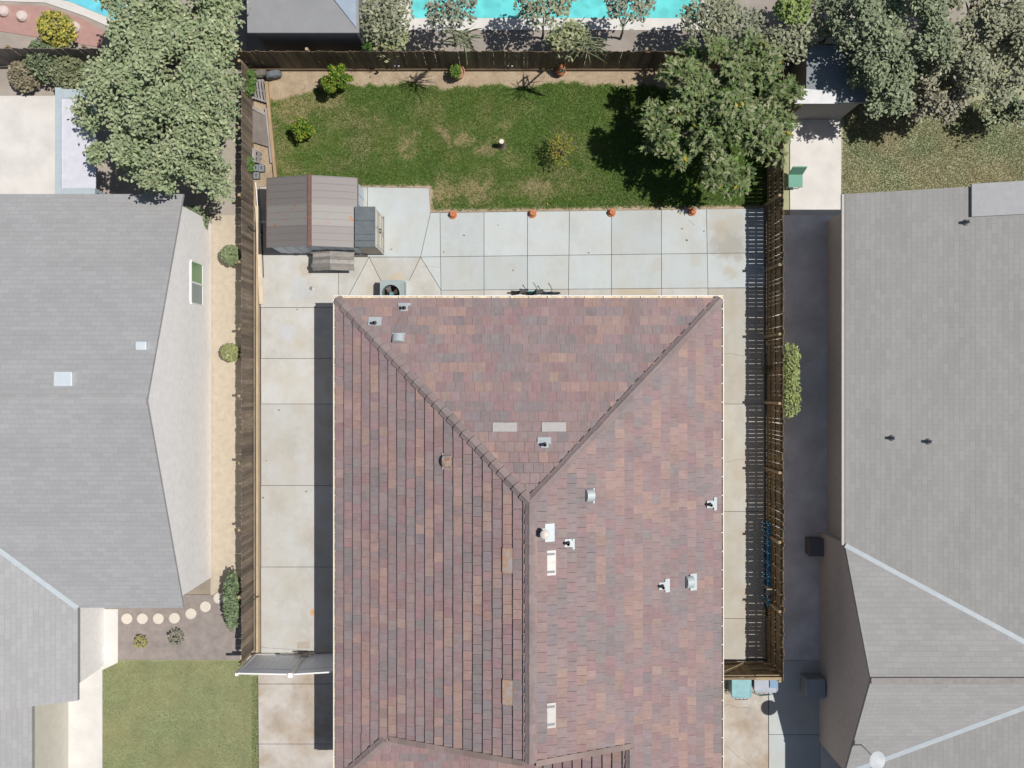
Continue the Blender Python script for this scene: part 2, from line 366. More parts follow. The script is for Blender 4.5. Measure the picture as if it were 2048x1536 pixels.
def slab_set(name, mat, base_poly, polys, ztop=.045, gap=.009):
    base = MB().prism(base_poly, -.06, ztop - .035).build(name, m_joint); base['kind'] = 'structure'
    for p in polys:
        pts = [W(x, y, ztop).to_2d() for x, y in p]; cx = sum((q for q in pts), Vector((0, 0))) / len(pts)
        a = sum(pts[i].cross(pts[(i + 1) % len(pts)]) for i in range(len(pts)))
        if a < 0: pts = pts[::-1]
        ins = []; N = len(pts)
        for i in range(N):                       # inset by the joint half-width
            d0 = (pts[i] - pts[i - 1]).normalized(); d1 = (pts[(i + 1) % N] - pts[i]).normalized()
            n0 = Vector((-d0.y, d0.x)); n1_ = Vector((-d1.y, d1.x)); b = n0 + n1_; b = b / max(.3, b.length_squared) * 2
            ins.append(pts[i] + b * gap)
        mb = MB(); ctr = Vector((cx.x, cx.y, 0))
        top = [(q.x, q.y, ztop + random.uniform(-.002, .002)) for q in ins]
        zt = ztop + random.uniform(-.003, .003)
        mb.hexa([(q.x, q.y, -.05) for q in ins], [(q.x, q.y, zt) for q in ins])
        o = mb.build('concrete_slab', mat, base)
    return base
def pw(*pts): return [tuple(W(x, y, 0).to_2d()) for x, y in pts]
# back patio of pale slabs
VX = [(880, 882), (968, 968), (1055, 1055), (1139, 1137), (1223, 1223), (1323, 1323), (1413, 1416), (1528, 1530)]
yt = lambda x: 425.5 - (x - 861) * .0132; ym = lambda x: 514 - (x - 841) * .0125; yb = lambda x: 580.5 - (x - 882) * .0085
polys = [[(735, 374), (858, 376), (861, 425.5), (841, 514), (735, 514)],
         [(861, 425.5), (880, 425), (881, 513.5), (841, 514)], [(841, 514), (881, 513.5), (882, 580)]]
for (a, b), (c2, d) in zip(VX[:-1], VX[1:]):
    polys.append([(a, yt(a)), (c2, yt(c2)), ((c2 + d) / 2, ym(c2)), ((a + b) / 2, ym(a))])
    polys.append([((a + b) / 2, ym(a)), ((c2 + d) / 2, ym(c2)), (d, yb(d)), (b, yb(b))])
slab_set('patio', m_new, pw((735, 374), (858, 376), (861, 425), (1528, 417), (1530, 575), (882, 581), (735, 515)), polys)
polys = [[(b, yb(b)), (d, yb(d)), (d, 625), (b, 625)] for (a, b), (c2, d) in zip(VX[:6], VX[1:7])]
polys += [[(841, 514), (882, 580), (882, 625), (817, 625), (818, 562)], [(738, 514), (841, 514), (818, 562), (762, 562)],
          [(762, 562), (818, 562), (817, 625), (762, 625)], [(738, 514), (762, 562), (762, 625), (690, 625), (698, 590)],
          [(677, 514), (738, 514), (698, 590), (690, 625), (677, 625)],
          [(519, 373), (735, 374), (735, 510), (521, 510)], [(521, 510), (677, 510), (677, 615), (521, 615)]]
slab_set('house_apron', m_old, pw((519, 373), (735, 374), (735, 514), (841, 514), (882, 581), (1416, 576), (1416, 626), (677, 626), (677, 616), (521, 616)), polys)
ys_ = [615, 717, 808, 971, 1134, 1306]
slab_set('side_driveway', m_old, pw((521, 615), (692, 615), (692, 1306), (523, 1306)), [[(521.5, a), (700, a), (700, b), (522, b)] for a, b in zip(ys_[:-1], ys_[1:])])
ys_ = [1306, 1368, 1488, 1640]
slab_set('front_driveway', m_front, pw((515, 1307), (700, 1307), (700, 1640), (518, 1640)), [[(515 + i, a), (700, a), (700, b), (516 + i, b)] for i, (a, b) in enumerate(zip(ys_[:-1], ys_[1:]))])
ys_ = [576, 808, 1023, 1237, 1319]
slab_set('side_path', m_path, pw((1416, 576), (1528, 575), (1528, 1319), (1416, 1319)), [[(1416, a), (1529, a), (1529, b), (1416, b)] for a, b in zip(ys_[:-1], ys_[1:])])
slab_set('front_path', m_front, pw((1416, 1321), (1537, 1321), (1537, 1640), (1416, 1640)), [[(1416, 1321), (1537, 1321), (1537, 1640), (1416, 1640)]])
slab_set('neighbour_path', m_new, pw((1537, 1321), (1640, 1321), (1640, 1640), (1537, 1640)), [[(1537.5, 1321), (1640, 1321), (1640, 1469), (1537.5, 1469)], [(1537.5, 1469), (1640, 1469), (1640, 1640), (1537.5, 1640)]])
# small things set in the concrete
o = MB().lathe(W(623, 577, .04), [(.07, 0), (.075, .012), (.05, .016), (0, .016)], 14).build('cleanout_cap', m_metal); tag(o, 'round grey cap set flush in the concrete west of the air conditioner', 'cleanout cap')
o = MB().box(WX(595), WX(620), WY(1296), WY(1283), .045, .055).build('utility_lid', flat('lid concrete', (.40, .35, .29), .9)); tag(o, 'rectangular utility box lid in the driveway just inside the white gate', 'utility lid')

# ------------------------------------------------------------------ the house
XL, XR, YN, EZ, PITCH = -5.83, 6.93, 2.83, 2.65, 2.66 / 6.38
XM = (XL + XR) / 2; RUN = (XR - XL) / 2; YA = YN - RUN; YG = -11.45; XW = 3.75; YS = -17.0; XH = -4.03; YSE = -13.25
house = thing('house', 'single storey house with mottled red brown tiled hip roof in the middle of the lot', 'house', (XM, -5, 0))
def zW(x): return EZ + PITCH * (x - XL)
def zE(x): return EZ + PITCH * (XR - x)
def zN(y): return EZ + PITCH * (YN - y)
zS = lambda y: zW(XH) - PITCH * (YG - y)
zWw = lambda x: zE(XW) - PITCH * (XW - x)
deck = MB()
def dface(pts): deck.face([(x, y, z - .012) for x, y, z in pts])
dface([(XL, YN, EZ), (XL, YSE, EZ), (XH, YG, zW(XH)), (XM, YG, zW(XM)), (XM, YA, zW(XM))])
dface([(XR, YN, EZ), (XM, YA, zE(XM)), (XM, YG, zE(XM)), (XW, YG, zE(XW)), (XW, YS, zE(XW)), (XR, YS, EZ)])
dface([(XL, YN, EZ), (XM, YA, zN(YA)), (XR, YN, EZ)])
dface([(XL, YSE, EZ), (XM + .3, YSE, EZ), (XM + .3, YG, zS(YG)), (XH, YG, zS(YG))])
dface([(XW, YG, zE(XW)), (XM - .1, YG, zWw(XM - .1)), (XM - .1, YS, zWw(XM - .1)), (XW, YS, zE(XW))])
roof = deck.build('roof', m_deck, house)
wl_ = MB()
for a, b in (((XL + .45, YN - .45), (XR - .45, YN - .45)), ((XR - .45, YN - .45), (XR - .45, YS)), ((XL + .45, YN - .45), (XL + .45, YSE + .45)), ((XL + .45, YSE + .45), (XM, YSE + .45)), ((XM, YSE + .45), (XM, YS))):
    wl_.bar((*a, 1.31), (*b, 1.31), .15, 2.62)
wl_.build('wall', m_stucco, house)
sf = MB(); t = .03                                             # soffit boards under the overhang
sf.box(XL + .02, XR - .02, YN - .45, YN - .02, EZ - .07, EZ - .04); sf.box(XL + .02, XL + .45, YSE + .05, YN - .47, EZ - .07, EZ - .04); sf.box(XR - .45, XR - .02, YS, YN - .47, EZ - .07, EZ - .04)
sf.build('soffit', m_stucco, house)
gf = MB(); gf.hexa([(XM, YG + .22, zW(XH)), (XH, YG + .22, zW(XH)), (XM, YG + .22, zW(XM) - .05)], [(XM, YG + .25, zW(XH)), (XH, YG + .25, zW(XH)), (XM, YG + .25, zW(XM) - .05)])
gf.build('gable_wall', m_stucco, house)

# roof tiles ------------------------------------------------------
TW, TE = .305, .31                     # cover width, plan exposure
PAL = [((.250, .194, .189), 3.4), ((.272, .196, .188), 3.0), ((.318, .218, .190), 2.0), ((.276, .176, .174), 2.8), ((.214, .190, .188), 2.0), ((.350, .230, .187), 1.1)]
PALW = [p for _, p in PAL]; PMEAN = tuple(sum(c[i] * w for c, w in PAL) / sum(PALW) for i in range(3))
PAL = [(tuple((c[i] * .78 + PMEAN[i] * .22) * (.94, .95, .975)[i] for i in range(3)), w) for c, w in PAL]
def tile_color(x, y):
    al, rw = (y, x) if abs(q_ax[0]) > .5 else (x, y); rw = round(rw / TE)
    v = float(fbm(np.array(al * 1.05 + rw * 3.71), np.array(rw * 7.3 + al * .02), 9, 3)) * .75 + .25 * float(fbm(np.array(x * .5), np.array(y * .5), 19, 2)); v = min(max((v - .5) * 3.0 + .5 + random.gauss(0, .13), 0), .999)
    order = [4, 0, 3, 1, 2, 5]; w = [PALW[i] for i in order]; s = sum(w); a = 0
    for i, q in zip(order, w):
        a += q / s
        if v <= a: break
    k = random.uniform(.92, 1.08); cc = PAL[i][0]
    return (cc[0] * k * random.uniform(.97, 1.03), cc[1] * k * random.uniform(.97, 1.03), cc[2] * k * random.uniform(.97, 1.03))
def clip(poly, planes):
    for a, b, c0 in planes:             # keep a*x+b*y+c >= 0
        out = []
        for i in range(len(poly)):
            p, q = poly[i], poly[(i + 1) % len(poly)]; dp = a * p[0] + b * p[1] + c0; dq = a * q[0] + b * q[1] + c0
            if dp >= 0: out.append(p)
            if dp * dq < 0:
                t_ = dp / (dp - dq); out.append((p[0] + (q[0] - p[0]) * t_, p[1] + (q[1] - p[1]) * t_))
        poly = out
        if len(poly) < 3: return []
    return poly
tiles_mb = MB(); whole = []
CT, ST = math.cos(math.atan(PITCH)), math.sin(math.atan(PITCH))
T0, T1 = .078, .006
def lay_slope(org, ax, up, length, depth, planes, off0):
    """org: eave start (x,y,z); ax: plan unit along eave; up: plan unit up slope; planes in (u,v) plan coords"""
    global q_ax; q_ax = up; rows = int(math.ceil(depth / TE)); nrm = Vector((-up[0] * ST, -up[1] * ST, CT))
    def P(u, v, h): return Vector((org[0] + ax[0] * u + up[0] * v, org[1] + ax[1] * u + up[1] * v, org[2] + PITCH * v)) + nrm * h
    for r in range(rows):
        off = off0 + (r % 2) * .5 * TW + random.uniform(-.05, .05)
        u = -TW + off - TW; wob = random.uniform(-.004, .004)
        while u < length + TW:
            ra = random.uniform(-.003, .003); v0, v1 = r * TE + wob + ra, (r + 1) * TE + .02
            gj = random.uniform(.001, .004); u0, u1 = u + gj, u + TW - .0015; u += TW
            full = [(u0, v0), (u1, v0), (u1, v1), (u0, v1)]
            pl = clip(full, planes)
            if not pl: continue
            area = abs(sum(pl[i][0] * pl[(i + 1) % len(pl)][1] - pl[(i + 1) % len(pl)][0] * pl[i][1] for i in range(len(pl)))) / 2
            if area < .002: continue
            cc = tile_color(*P((u0 + u1) / 2, (v0 + v1) / 2, 0).to_2d()); lift = random.uniform(-.004, .005)
            if area > .9 * (u1 - u0) * (v1 - v0) and len(pl) == 4 and v1 - v0 > .3:
                whole.append((P((u0 + u1) / 2, v0, 0), ax, up, nrm, cc, P(u0, v0, 0).z, (pl, v0, P, lift))); continue
            emit(pl, v0, P, lift, cc)
def emit(pl, v0, P, lift, cc):
    du, dv = random.uniform(0, 90), random.uniform(0, 90)
    hh = lambda v: max(T1, T0 + lift + (T1 - T0) * (v - v0) / TE)
    top = [P(u, v, hh(v)) for u, v in pl]; bot = [P(u, v, -.004) for u, v in pl]; n = len(pl)
    ar = sum(pl[i][0] * pl[(i + 1) % n][1] - pl[(i + 1) % n][0] * pl[i][1] for i in range(n))
    nz = (top[1] - top[0]).cross(top[2] - top[1]).z
    if nz < 0: top = top[::-1]; bot = bot[::-1]; pl = pl[::-1]
    tiles_mb.face(top, cc); tiles_mb.uv.append([(u + du, v + dv) for u, v in pl])
    for i in range(n):
        j = (i + 1) % n
        tiles_mb.face([bot[i], bot[j], top[j], top[i]], sc(cc, .9)); tiles_mb.uv.append([(pl[i][0] + du, pl[i][1] + dv)] * 4)
LW = YN - YSE
# west slope: u runs from north to south, v from eave to ridge
lay_slope((XL, YN, EZ), (0, -1), (1, 0), LW, RUN, [(1, -1, 0), (0, 1, 0), (-1, 0, YN - YG), (0, -1, RUN - .02)], .1)
lay_slope((XL, YN, EZ), (0, -1), (1, 0), LW, RUN, [(1, 0, -(YN - YG)), (0, 1, 0), (-1, -1, LW)], .1)
# east slope: u from south to north
LE = YN - YS
lay_slope((XR, YS, EZ), (0, 1), (-1, 0), LE, RUN, [(-1, -1, LE), (0, 1, 0), (0, -1, RUN - .02), (1, 0, -(YG - YS))], .2)
lay_slope((XR, YS, EZ), (0, 1), (-1, 0), LE, XR - XW, [(0, 1, 0), (-1, 0, YG - YS), (0, -1, XR - XW)], .2)
lay_slope((XR, YN, EZ), (-1, 0), (0, -1), XR - XL, RUN, [(1, -1, 0), (-1, -1, XR - XL), (0, 1, 0)], .0)
lay_slope((XL, YSE, EZ), (1, 0), (0, 1), 6.7, YG - YSE, [(1, -1, 0), (0, 1, 0), (-1, 0, 6.7), (0, -1, YG - YSE)], .12)
zw0 = zWw(XM - .1)
lay_slope((XM - .1, YG, zw0), (0, -1), (1, 0), YG - YS, XW - XM + .1, [(1, 0, -.05), (0, 1, 0), (-1, 0, YG - YS), (0, -1, XW - XM + .1)], .12)
# metal tile vents replace a tile row length: (px rect) on each slope
PANELS = [('N', 988, 848, 1031, 867, m_panelw), ('N', 1086, 847, 1129, 867, m_panelw), ('W', 1008, 1097, 1027, 1144, m_panel), ('W', 1008, 1360, 1027, 1407, m_panel),
          ('E', 1089, 1102, 1109, 1148, m_panelw), ('E', 1089, 1406, 1109, 1453, m_panelw)]
def on_slope(s, px, py):                # intersect the sight line with a roof plane -> true position on the roof
    z = 4.0
    for _ in range(30):
        p = W(px, py, z); z = {'W': zW(p.x), 'E': zE(p.x), 'N': zN(p.y)}[s]
    return W(px, py, z)
SLN = {'W': (Vector((0, -1, 0)), Vector((CT, 0, ST)), Vector((-ST, 0, CT))), 'E': (Vector((0, 1, 0)), Vector((-CT, 0, ST)), Vector((ST, 0, CT))), 'N': (Vector((-1, 0, 0)), Vector((0, -CT, ST)), Vector((0, ST, CT)))}
PC = []
for s, x0, y0, x1, y1, mt in PANELS:
    p = on_slope(s, (x0 + x1) / 2, (y0 + y1) / 2); PC.append((p, s, mt))
# single tile objects: the 300 that show largest (highest on the roof, well inside the picture)
tme = MB(); hw, E3 = TW / 2 - .004, (TE + .02) / CT
tp = [(-hw, 0, T0), (hw, 0, T0), (hw, E3, T1), (-hw, E3, T1)]; bt = [(-hw, 0, -.004), (hw, 0, -.004), (hw, E3, -.004), (-hw, E3, -.004)]
tme.face(tp); tme.uv.append([(p[0], p[1]) for p in tp])
for i in range(4):
    j = (i + 1) % 4; tme.face([bt[i], bt[j], tp[j], tp[i]]); tme.uv.append([(tp[i][0], tp[i][1])] * 4)
tile_mesh = tme.mesh('roof_tile', m_tile_o)
whole.sort(key=lambda w: -(w[5] if (w[0].y > -11.3 and not any((w[0] - p).length < .6 for p, _, _ in PC)) else 0))
for k, (p, ax, up, nrm, cc, zz, rest) in enumerate(whole):
    if k < 300:
        right = Vector((-up[1] * -1, up[0] * -1, 0)); upv = Vector((up[0] * CT, up[1] * CT, ST)); right = upv.cross(nrm)
        M4 = Matrix((( right.x, upv.x, nrm.x, p.x), (right.y, upv.y, nrm.y, p.y), (right.z, upv.z, nrm.z, p.z + rest[3]), (0, 0, 0, 1)))
        piece('roof_tile', tile_mesh, roof, None, color=cc, matrix=M4)
    else:
        pl, v0, P, lift = rest; emit(pl, v0, P, lift, cc)
to = tiles_mb.build('roof_tiles', m_tile, roof); to['kind'] = 'stuff'
for p, s, mt in PC:
    a, u, nn = SLN[s]; q = p + nn * .088; mb = MB(); L2, W2 = .38, .17
    r = [q - a * L2 - u * W2 + nn * .008, q + a * L2 - u * W2 + nn * .008, q + a * L2 + u * W2 - nn * .028, q - a * L2 + u * W2 - nn * .028]
    if (r[1] - r[0]).cross(r[2] - r[1]).z < 0: r = r[::-1]
    mb.hexa([v - nn * .05 for v in r], r)
    lvs = [MB().bar(q + a * e - u * .13 + nn * .016, q + a * e + u * .12 - nn * .010, .07, .012, nn) for e in ((-.27, .27) if s == 'E' else ())]
    tv = mb.build('tile_vent', mt, house)
    for l_ in lvs: l_.build('louvre', flat('grey louvre', (.24, .25, .26), .6), tv)
# hip and ridge tiles
def cap_mesh(drop, w, L=.36):
    mb = MB(); prof = [(-w, -w * drop), (-w * .55, -w * drop * .5), (-.03, .0), (.03, .0), (w * .55, -w * drop * .5), (w, -w * drop)]
    def ring(y, k, dz): return [(x * k, y, z * k + dz) for x, z in prof]
    A, B = ring(0, 1.10, .075), ring(L, .94, .02); A2, B2 = ring(0, 1.10, .03), ring(L, .94, -.005)
    for i in range(5): mb.face([A[i], A[i + 1], B[i + 1], B[i]]); mb.uv.append([(A[i][0] , 0), (A[i + 1][0], 0), (B[i + 1][0], L), (B[i][0], L)])
    for i in range(5): mb.face([A2[i + 1], A2[i], A[i], A[i + 1]]); mb.uv.append([(0, 0)] * 4)
    for a_, b_, c_, d_ in ((A2[0], B2[0], B[0], A[0]), (B2[5], A2[5], A[5], B[5])): mb.face([a_, b_, c_, d_]); mb.uv.append([(0, 0)] * 4)
    return mb.mesh('ridge_tile', m_cap)
hip_m = cap_mesh(.55, .155); rid_m = cap_mesh(.62, .15)
def caps(a, b, me, step=.335, lift=.055, cols=((.235, .188, .18), (.245, .195, .186), (.228, .187, .18))):
    a, b = Vector(a), Vector(b); d = (b - a); n = int(d.length / step); d.normalize(); x = d.cross(Vector((0, 0, 1))).normalized(); z = x.cross(d)
    for i in range(n + 1):
        p = a + d * (i * step) + z * lift
        if i * step > (b - a).length - .15: break
        j = x * random.uniform(-.008, .008)
        m4 = Matrix(((x.x, d.x, z.x, p.x + j.x), (x.y, d.y, z.y, p.y + j.y), (x.z, d.z, z.z, p.z), (0, 0, 0, 1)))
        k = random.uniform(.92, 1.1); piece('ridge_tile', me, roof, None, color=sc(random.choice(cols), k), matrix=m4)
caps((XL + .02, YN - .02, EZ + .03), (XM, YA, zW(XM) + .03), hip_m)
caps((XR - .02, YN - .02, EZ + .03), (XM, YA, zW(XM) + .03), hip_m)
caps((XM, YG + .02, zW(XM) + .03), (XM, YA + .05, zW(XM) + .03), rid_m, .30)
caps((XL + .12, YSE + .12, EZ + .07), (XH, YG, zW(XH) + .03), hip_m)
caps((XW, YS, zE(XW) + .03), (XW, YG - .1, zE(XW) + .03), rid_m, .30)
rk_m = MB(); rk_m.box(-.09, .09, 0, .34, -.10, .055); rk_m.uv = [[(0, 0)] * 4] * 6; rk_m = rk_m.mesh('rake_tile', m_cap)
def rakes(a, b):
    a, b = Vector(a), Vector(b); d = b - a; n = int(d.length / .33); d.normalize(); x = d.cross(Vector((0, 0, 1))).normalized(); z = x.cross(d)
    for i in range(n):
        p = a + d * (i * .33) + z * (.03 + .003 * (i % 2)); m4 = Matrix(((x.x, d.x, z.x, p.x), (x.y, d.y, z.y, p.y), (x.z, d.z, z.z, p.z), (0, 0, 0, 1)))
        piece('rake_tile', rk_m, roof, None, color=sc((.25, .19, .17), random.uniform(.85, 1.15)), matrix=m4)
rakes((XH + .1, YG - .02, zW(XH + .1)), (XM, YG - .02, zW(XM))); rakes((XW, YG - .02, zE(XW)), (XM, YG - .02, zE(XM)))

# gutters
def gutter(a, b, out, hang_step=.62):
    a, b, out = Vector(a), Vector(b), Vector(out); w = .10
    g_ = MB(); up = Vector((0, 0, 1))
    g_.bar(a + out * w, b + out * w, .022, .10)              # outer lip
    g_.bar(a + out * .0 - up * .01, b + out * .0 - up * .01, .012, .08)
    g = g_.build('gutter', m_white, house)
    bed = MB(); bed.bar(a + out * w * .5 - up * .03, b + out * w * .5 - up * .03, w - .016, .008); bed.build('gutter_bed', m_gut, g)
    L = (b - a).length; n = int(L / hang_step); d = (b - a).normalized()
    hm = MB(); hm.bar(Vector((0, 0, 0)), out * (w - .01), .022, .016); me = hm.mesh('gutter_hanger', m_white)
    for i in range(1, n + 1): piece('gutter_hanger', me, g, a + d * (i * hang_step - .3) + up * .035)
gutter((XL - .10, YN + .004, EZ - .02), (XR + .10, YN + .004, EZ - .02), (0, 1, 0))
gutter((XL - .004, YN - .01, EZ - .02), (XL - .004, YSE, EZ - .02), (-1, 0, 0))
gutter((XR + .004, YN - .01, EZ - .02), (XR + .004, YS, EZ - .02), (1, 0, 0))

# roof vents
def vent(s, fx0, fy0, fx1, fy1, px, py, kind):
    a, u, nn = SLN[s]; p0 = on_slope(s, fx0, fy0); p1 = on_slope(s, fx1, fy1); c = (p0 + p1) / 2
    da = abs((p1 - p0).dot(a)) / 2; du = abs((p1 - p0).dot(u)) / 2; q = c + nn * .082; mb = MB()
    pp = on_slope(s, px, py)
    r = [q - a * da - u * du, q + a * da - u * du, q + a * da + u * du, q - a * da + u * du]
    if (r[1] - r[0]).cross(r[2] - r[1]).dot(nn) < 0: r = r[::-1]
    mb.hexa([v - nn * .03 for v in r], r)
    if kind != 'plate':                                       # the tongue that carries the pipe
        q2 = pp + nn * .088; w2 = .12
        r = [q2 - a * w2 - u * w2, q2 + a * w2 - u * w2, q2 + a * w2 + u * w2, q2 - a * w2 + u * w2]
        if (r[1] - r[0]).cross(r[2] - r[1]).dot(nn) < 0: r = r[::-1]
        mb.hexa([v - nn * .03 for v in r], r); mb.bar(c + nn * .086, q2, .2, .02, nn)
    f = mb.build('roof_vent', m_flash if kind != 'hoodrust' else m_flash, house)
    if kind in ('pipe', 'plate'):
        MB().lathe(pp + nn * .05, [(.085, 0), (.06, .06), (.05, .08), (.05, .30), (.04, .30), (.04, .1), (0, .1)], 12).build('vent_pipe', m_vpipe, f, smooth=False)
    elif kind == 'cap':
        MB().lathe(pp + nn * .05, [(.10, 0), (.08, .06), (.08, .38)], 14).build('vent_pipe', m_vpipe, f)
        MB().lathe(pp + nn * .05 + Vector((0, 0, .36)), [(.13, 0), (.145, .05), (.13, .08), (0, .12)], 18).build('vent_cap', flat('pale vent cap', (.72, .66, .6), .4), f, smooth=True)
    else:
        hb = MB(); w, Lh = .20, .22; n = 10                    # half-round hood, open downslope
        for i in range(n):
            t0, t1 = math.pi * i / n, math.pi * (i + 1) / n
            f0 = lambda t, v: pp + a * (math.cos(t) * w) + nn * (.08 + math.sin(t) * .17) + u * v
            hb.face([f0(t0, -.13), f0(t1, -.13), f0(t1, .13), f0(t0, .13)])
        hb.face([f0(math.pi * i / n, .13) for i in range(n + 1)])
        for ii in range(n):
            t0, t1 = math.pi * ii / n, math.pi * (ii + 1) / n
            f1 = lambda t, v: pp + a * (math.cos(t) * (w - .015)) + nn * (.08 + math.sin(t) * .155) + u * v
            hb.face([f1(t1, -.13), f1(t0, -.13), f1(t0, .12), f1(t1, .12)])
        hb.build('vent_hood', m_rusthood if kind == 'hoodrust' else m_flash, f, smooth=True)
for v in [('N', 797, 608, 822, 614, 809, 618, 'pipe'), ('N', 738, 636, 763, 653, 750, 648, 'plate'), ('N', 784, 668, 811, 672, 797, 680, 'hood'),
          ('N', 1075, 876, 1102, 889, 1089, 890, 'pipe'), ('W', 886, 906, 889, 938, 898, 922, 'hoodrust'), ('E', 1184, 976, 1187, 1006, 1176, 990, 'hood'),
          ('E', 1088, 1047, 1107, 1082, 1087, 1064, 'cap'), ('E', 1143, 1077, 1147, 1098, 1134, 1085, 'pipe'), ('E', 1328, 1157, 1337, 1183, 1322, 1171, 'pipe'),
          ('E', 1378, 1147, 1391, 1179, 1375, 1163, 'hood'), ('E', 1425, 994, 1431, 1020, 1417, 1008, 'pipe')]: vent(*v)

# ------------------------------------------------------------------ fences
def board_meshes(mat, h, w=.132, t=.018, n=4, ear=.03):
    out = []
    for i in range(n):
        hh = h + random.uniform(-.02, .02); e = ear; mb = MB(); ww = w / 2
        prof = [(-ww, 0), (ww, 0), (ww, hh - e), (ww - e, hh), (-ww + e, hh), (-ww, hh - e)]
        mb.hexa([(x, t / 2, z) for x, z in prof], [(x, -t / 2, z) for x, z in prof]); out.append(mb.mesh('fence_board', mat))
    return out
def fence(name, label, a, b, inside, mat, h=1.8, rail_mat=None, posts=2.4, gaps=(.003, .010), zb=0.0, group=None, rails=(.30, .92, 1.58), rails_in=True, kick=True):
    a, b = Vector((*a, 0)), Vector((*b, 0)); d = (b - a); L = d.length; d.normalize(); ins = Vector((*inside, 0)); mid = (a + b) / 2
    root = thing(name, label, 'fence', mid, group); ms = board_meshes(mat, h)
    yaw = math.atan2(d.y, d.x); s = 0.07
    while s < L - .05:
        p = a + d * s + ins * random.uniform(-.004, .004) + Vector((0, 0, zb))
        piece('fence_board', random.choice(ms), root, p, (random.gauss(0, .006), random.gauss(0, .005), yaw + random.gauss(0, .022)))
        s += .132 + random.uniform(*gaps)
    sgn = 1 if rails_in else -1; rm = rail_mat or m_rail
    for z in rails:
        mb = MB(); mb.bar(a + ins * sgn * .036 + Vector((0, 0, z)), b + ins * sgn * .036 + Vector((0, 0, z)), .036, .085); mb.build('fence_rail', rm, root)
    n = max(1, round(L / posts)); pm = MB(); pm.box(-.045, .045, -.045, .045, 0, h - .06); pme = pm.mesh('fence_post', rm)
    for i in range(n + 1): piece('fence_post', pme, root, a + d * (L * i / n) + ins * sgn * .105)
    if kick: MB().bar(a + ins * .034 + Vector((0, 0, .1)), b + ins * .034 + Vector((0, 0, .1)), .03, .20).build('kick_board', mat, root)
    return root
fence('wooden_fence', 'long dark brown board fence behind the back lawn', (LEFT, NORTH), (RIGHT, NORTH), (0, -1), m_fence_n, rails_in=False, gaps=(.001, .004))
fence('wooden_fence', 'weathered board fence along the left driveway with tan rail at its foot', (LEFT, NORTH - .15), (LEFT, -9.75), (1, 0), m_fence_w, h=1.4, rails=(.30, 1.15), rails_in=False, gaps=(.001, .003), kick=False)
fence('wooden_fence', 'brown board fence with inner rails and light slits along the right side path', (RIGHT, -10.2), (RIGHT, NORTH - .15), (-1, 0), m_fence_e, gaps=(.003, .013))
o = MB().bar((LEFT + .17, WY(415), .08), (LEFT + .17, -9.72, .08), .09, .10).build('timber_sleeper', wood('pale tan timber', (.58, .46, .31), (.46, .35, .22), (1, .06, 1), 20, rnd=.1)); tag(o, 'long tan timber sleeper lying at the foot of the left fence', 'timber')
# white double gate on the left
gt = thing('driveway_gate', 'white metal double driveway gate with centre post beside the house', 'gate', (-7.5, -9.8, 0))
def leaf(x0, y0, x1, y1, h):
    a, b = Vector((x0, y0, 0)), Vector((x1, y1, 0)); d = (b - a).normalized(); q = MB()
    up = Vector((0, 0, 1))
    q.bar(a + up * h, b + up * h, .05, .07); q.bar(a + up * (h - .45), b + up * (h - .45), .045, .05); q.bar(a + up * .1, b + up * .1, .05, .07)
    for p in (a, b): q.bar(p + up * .05, p + up * h, .05, .05)
    fr = q.build('gate_frame', m_white, gt); n = int((b - a).length / .2); w = (b - a).length / n
    pm = MB(); pm.box(-w / 2 + .004, w / 2 - .004, -.012, .012, .14, h - .48); pme = pm.mesh('gate_slat', m_gate)
    for i in range(n): piece('gate_slat', pme, gt, a + d * (w * (i + .5)), (0, 0, math.atan2(d.y, d.x) + random.gauss(0, .01)))
    MB().bar(a + up * (h - .24), b + up * (h - .24), .02, .36).build('top_panel', m_gate, gt)
leaf(-9.28, -9.80, -7.58, -9.83, 2.12); leaf(-7.38, -9.83, -5.55, -9.72, 2.12)
pq = MB(); pq.box(-7.53, -7.43, -9.88, -9.78, 0, 2.22); pq.box(-7.56, -7.40, -9.91, -9.75, 2.22, 2.26); pq.build('centre_post', m_white, gt)
MB().box(-9.36, -9.26, -9.87, -9.77, 0, 2.2).build('side_post', m_white, gt)
lt = MB(); lt.bar((-7.85, -9.70, .28), (-7.1, -9.70, .22), .05, .04); lt.box(-7.62, -7.34, -9.76, -9.66, .2, .36); lt.tube([(-7.5, -9.68, .05), (-7.5, -9.68, .9)], .012, 6); lt.build('gate_latch', m_vpipe, gt)
# brown wooden gate on the right
wg = thing('wooden_gate', 'brown plank gate with diagonal brace closing the right side path', 'gate', (8.2, -10.05, 0))
ms = board_meshes(m_fence_e, 1.68, .135, .018, 3, .0)
x = 7.0
while x < 9.25: piece('gate_plank', random.choice(ms), wg, (x + .07, -10.08, .03), (0, 0, random.gauss(0, .01))); x += .141
q = MB()
q.bar((7.0, -10.04, .3), (8.35, -10.04, .3), .035, .09); q.bar((7.0, -10.04, 1.60), (8.35, -10.04, 1.60), .035, .09); q.build('gate_rail', m_rail, wg)
MB().bar((8.3, -10.035, .36), (7.15, -10.035, 1.54), .03, .09, (0, 1, 0)).build('brace', m_rail, wg)
q = MB(); q.bar((8.4, -10.04, .3), (9.25, -10.04, .3), .035, .09); q.bar((8.4, -10.04, .95), (9.25, -10.04, .95), .035, .09); q.bar((8.4, -10.04, 1.58), (9.25, -10.04, 1.58), .035, .09); q.build('fence_rail', m_rail, wg)
MB().bar((8.38, -10.12, 1.725), (9.3, -10.12, 1.725), .10, .03).build('cap_rail', m_rail, wg); MB().bar((6.98, -10.12, 1.735), (8.36, -10.12, 1.735), .06, .03).build('cap_rail', m_rail, wg)

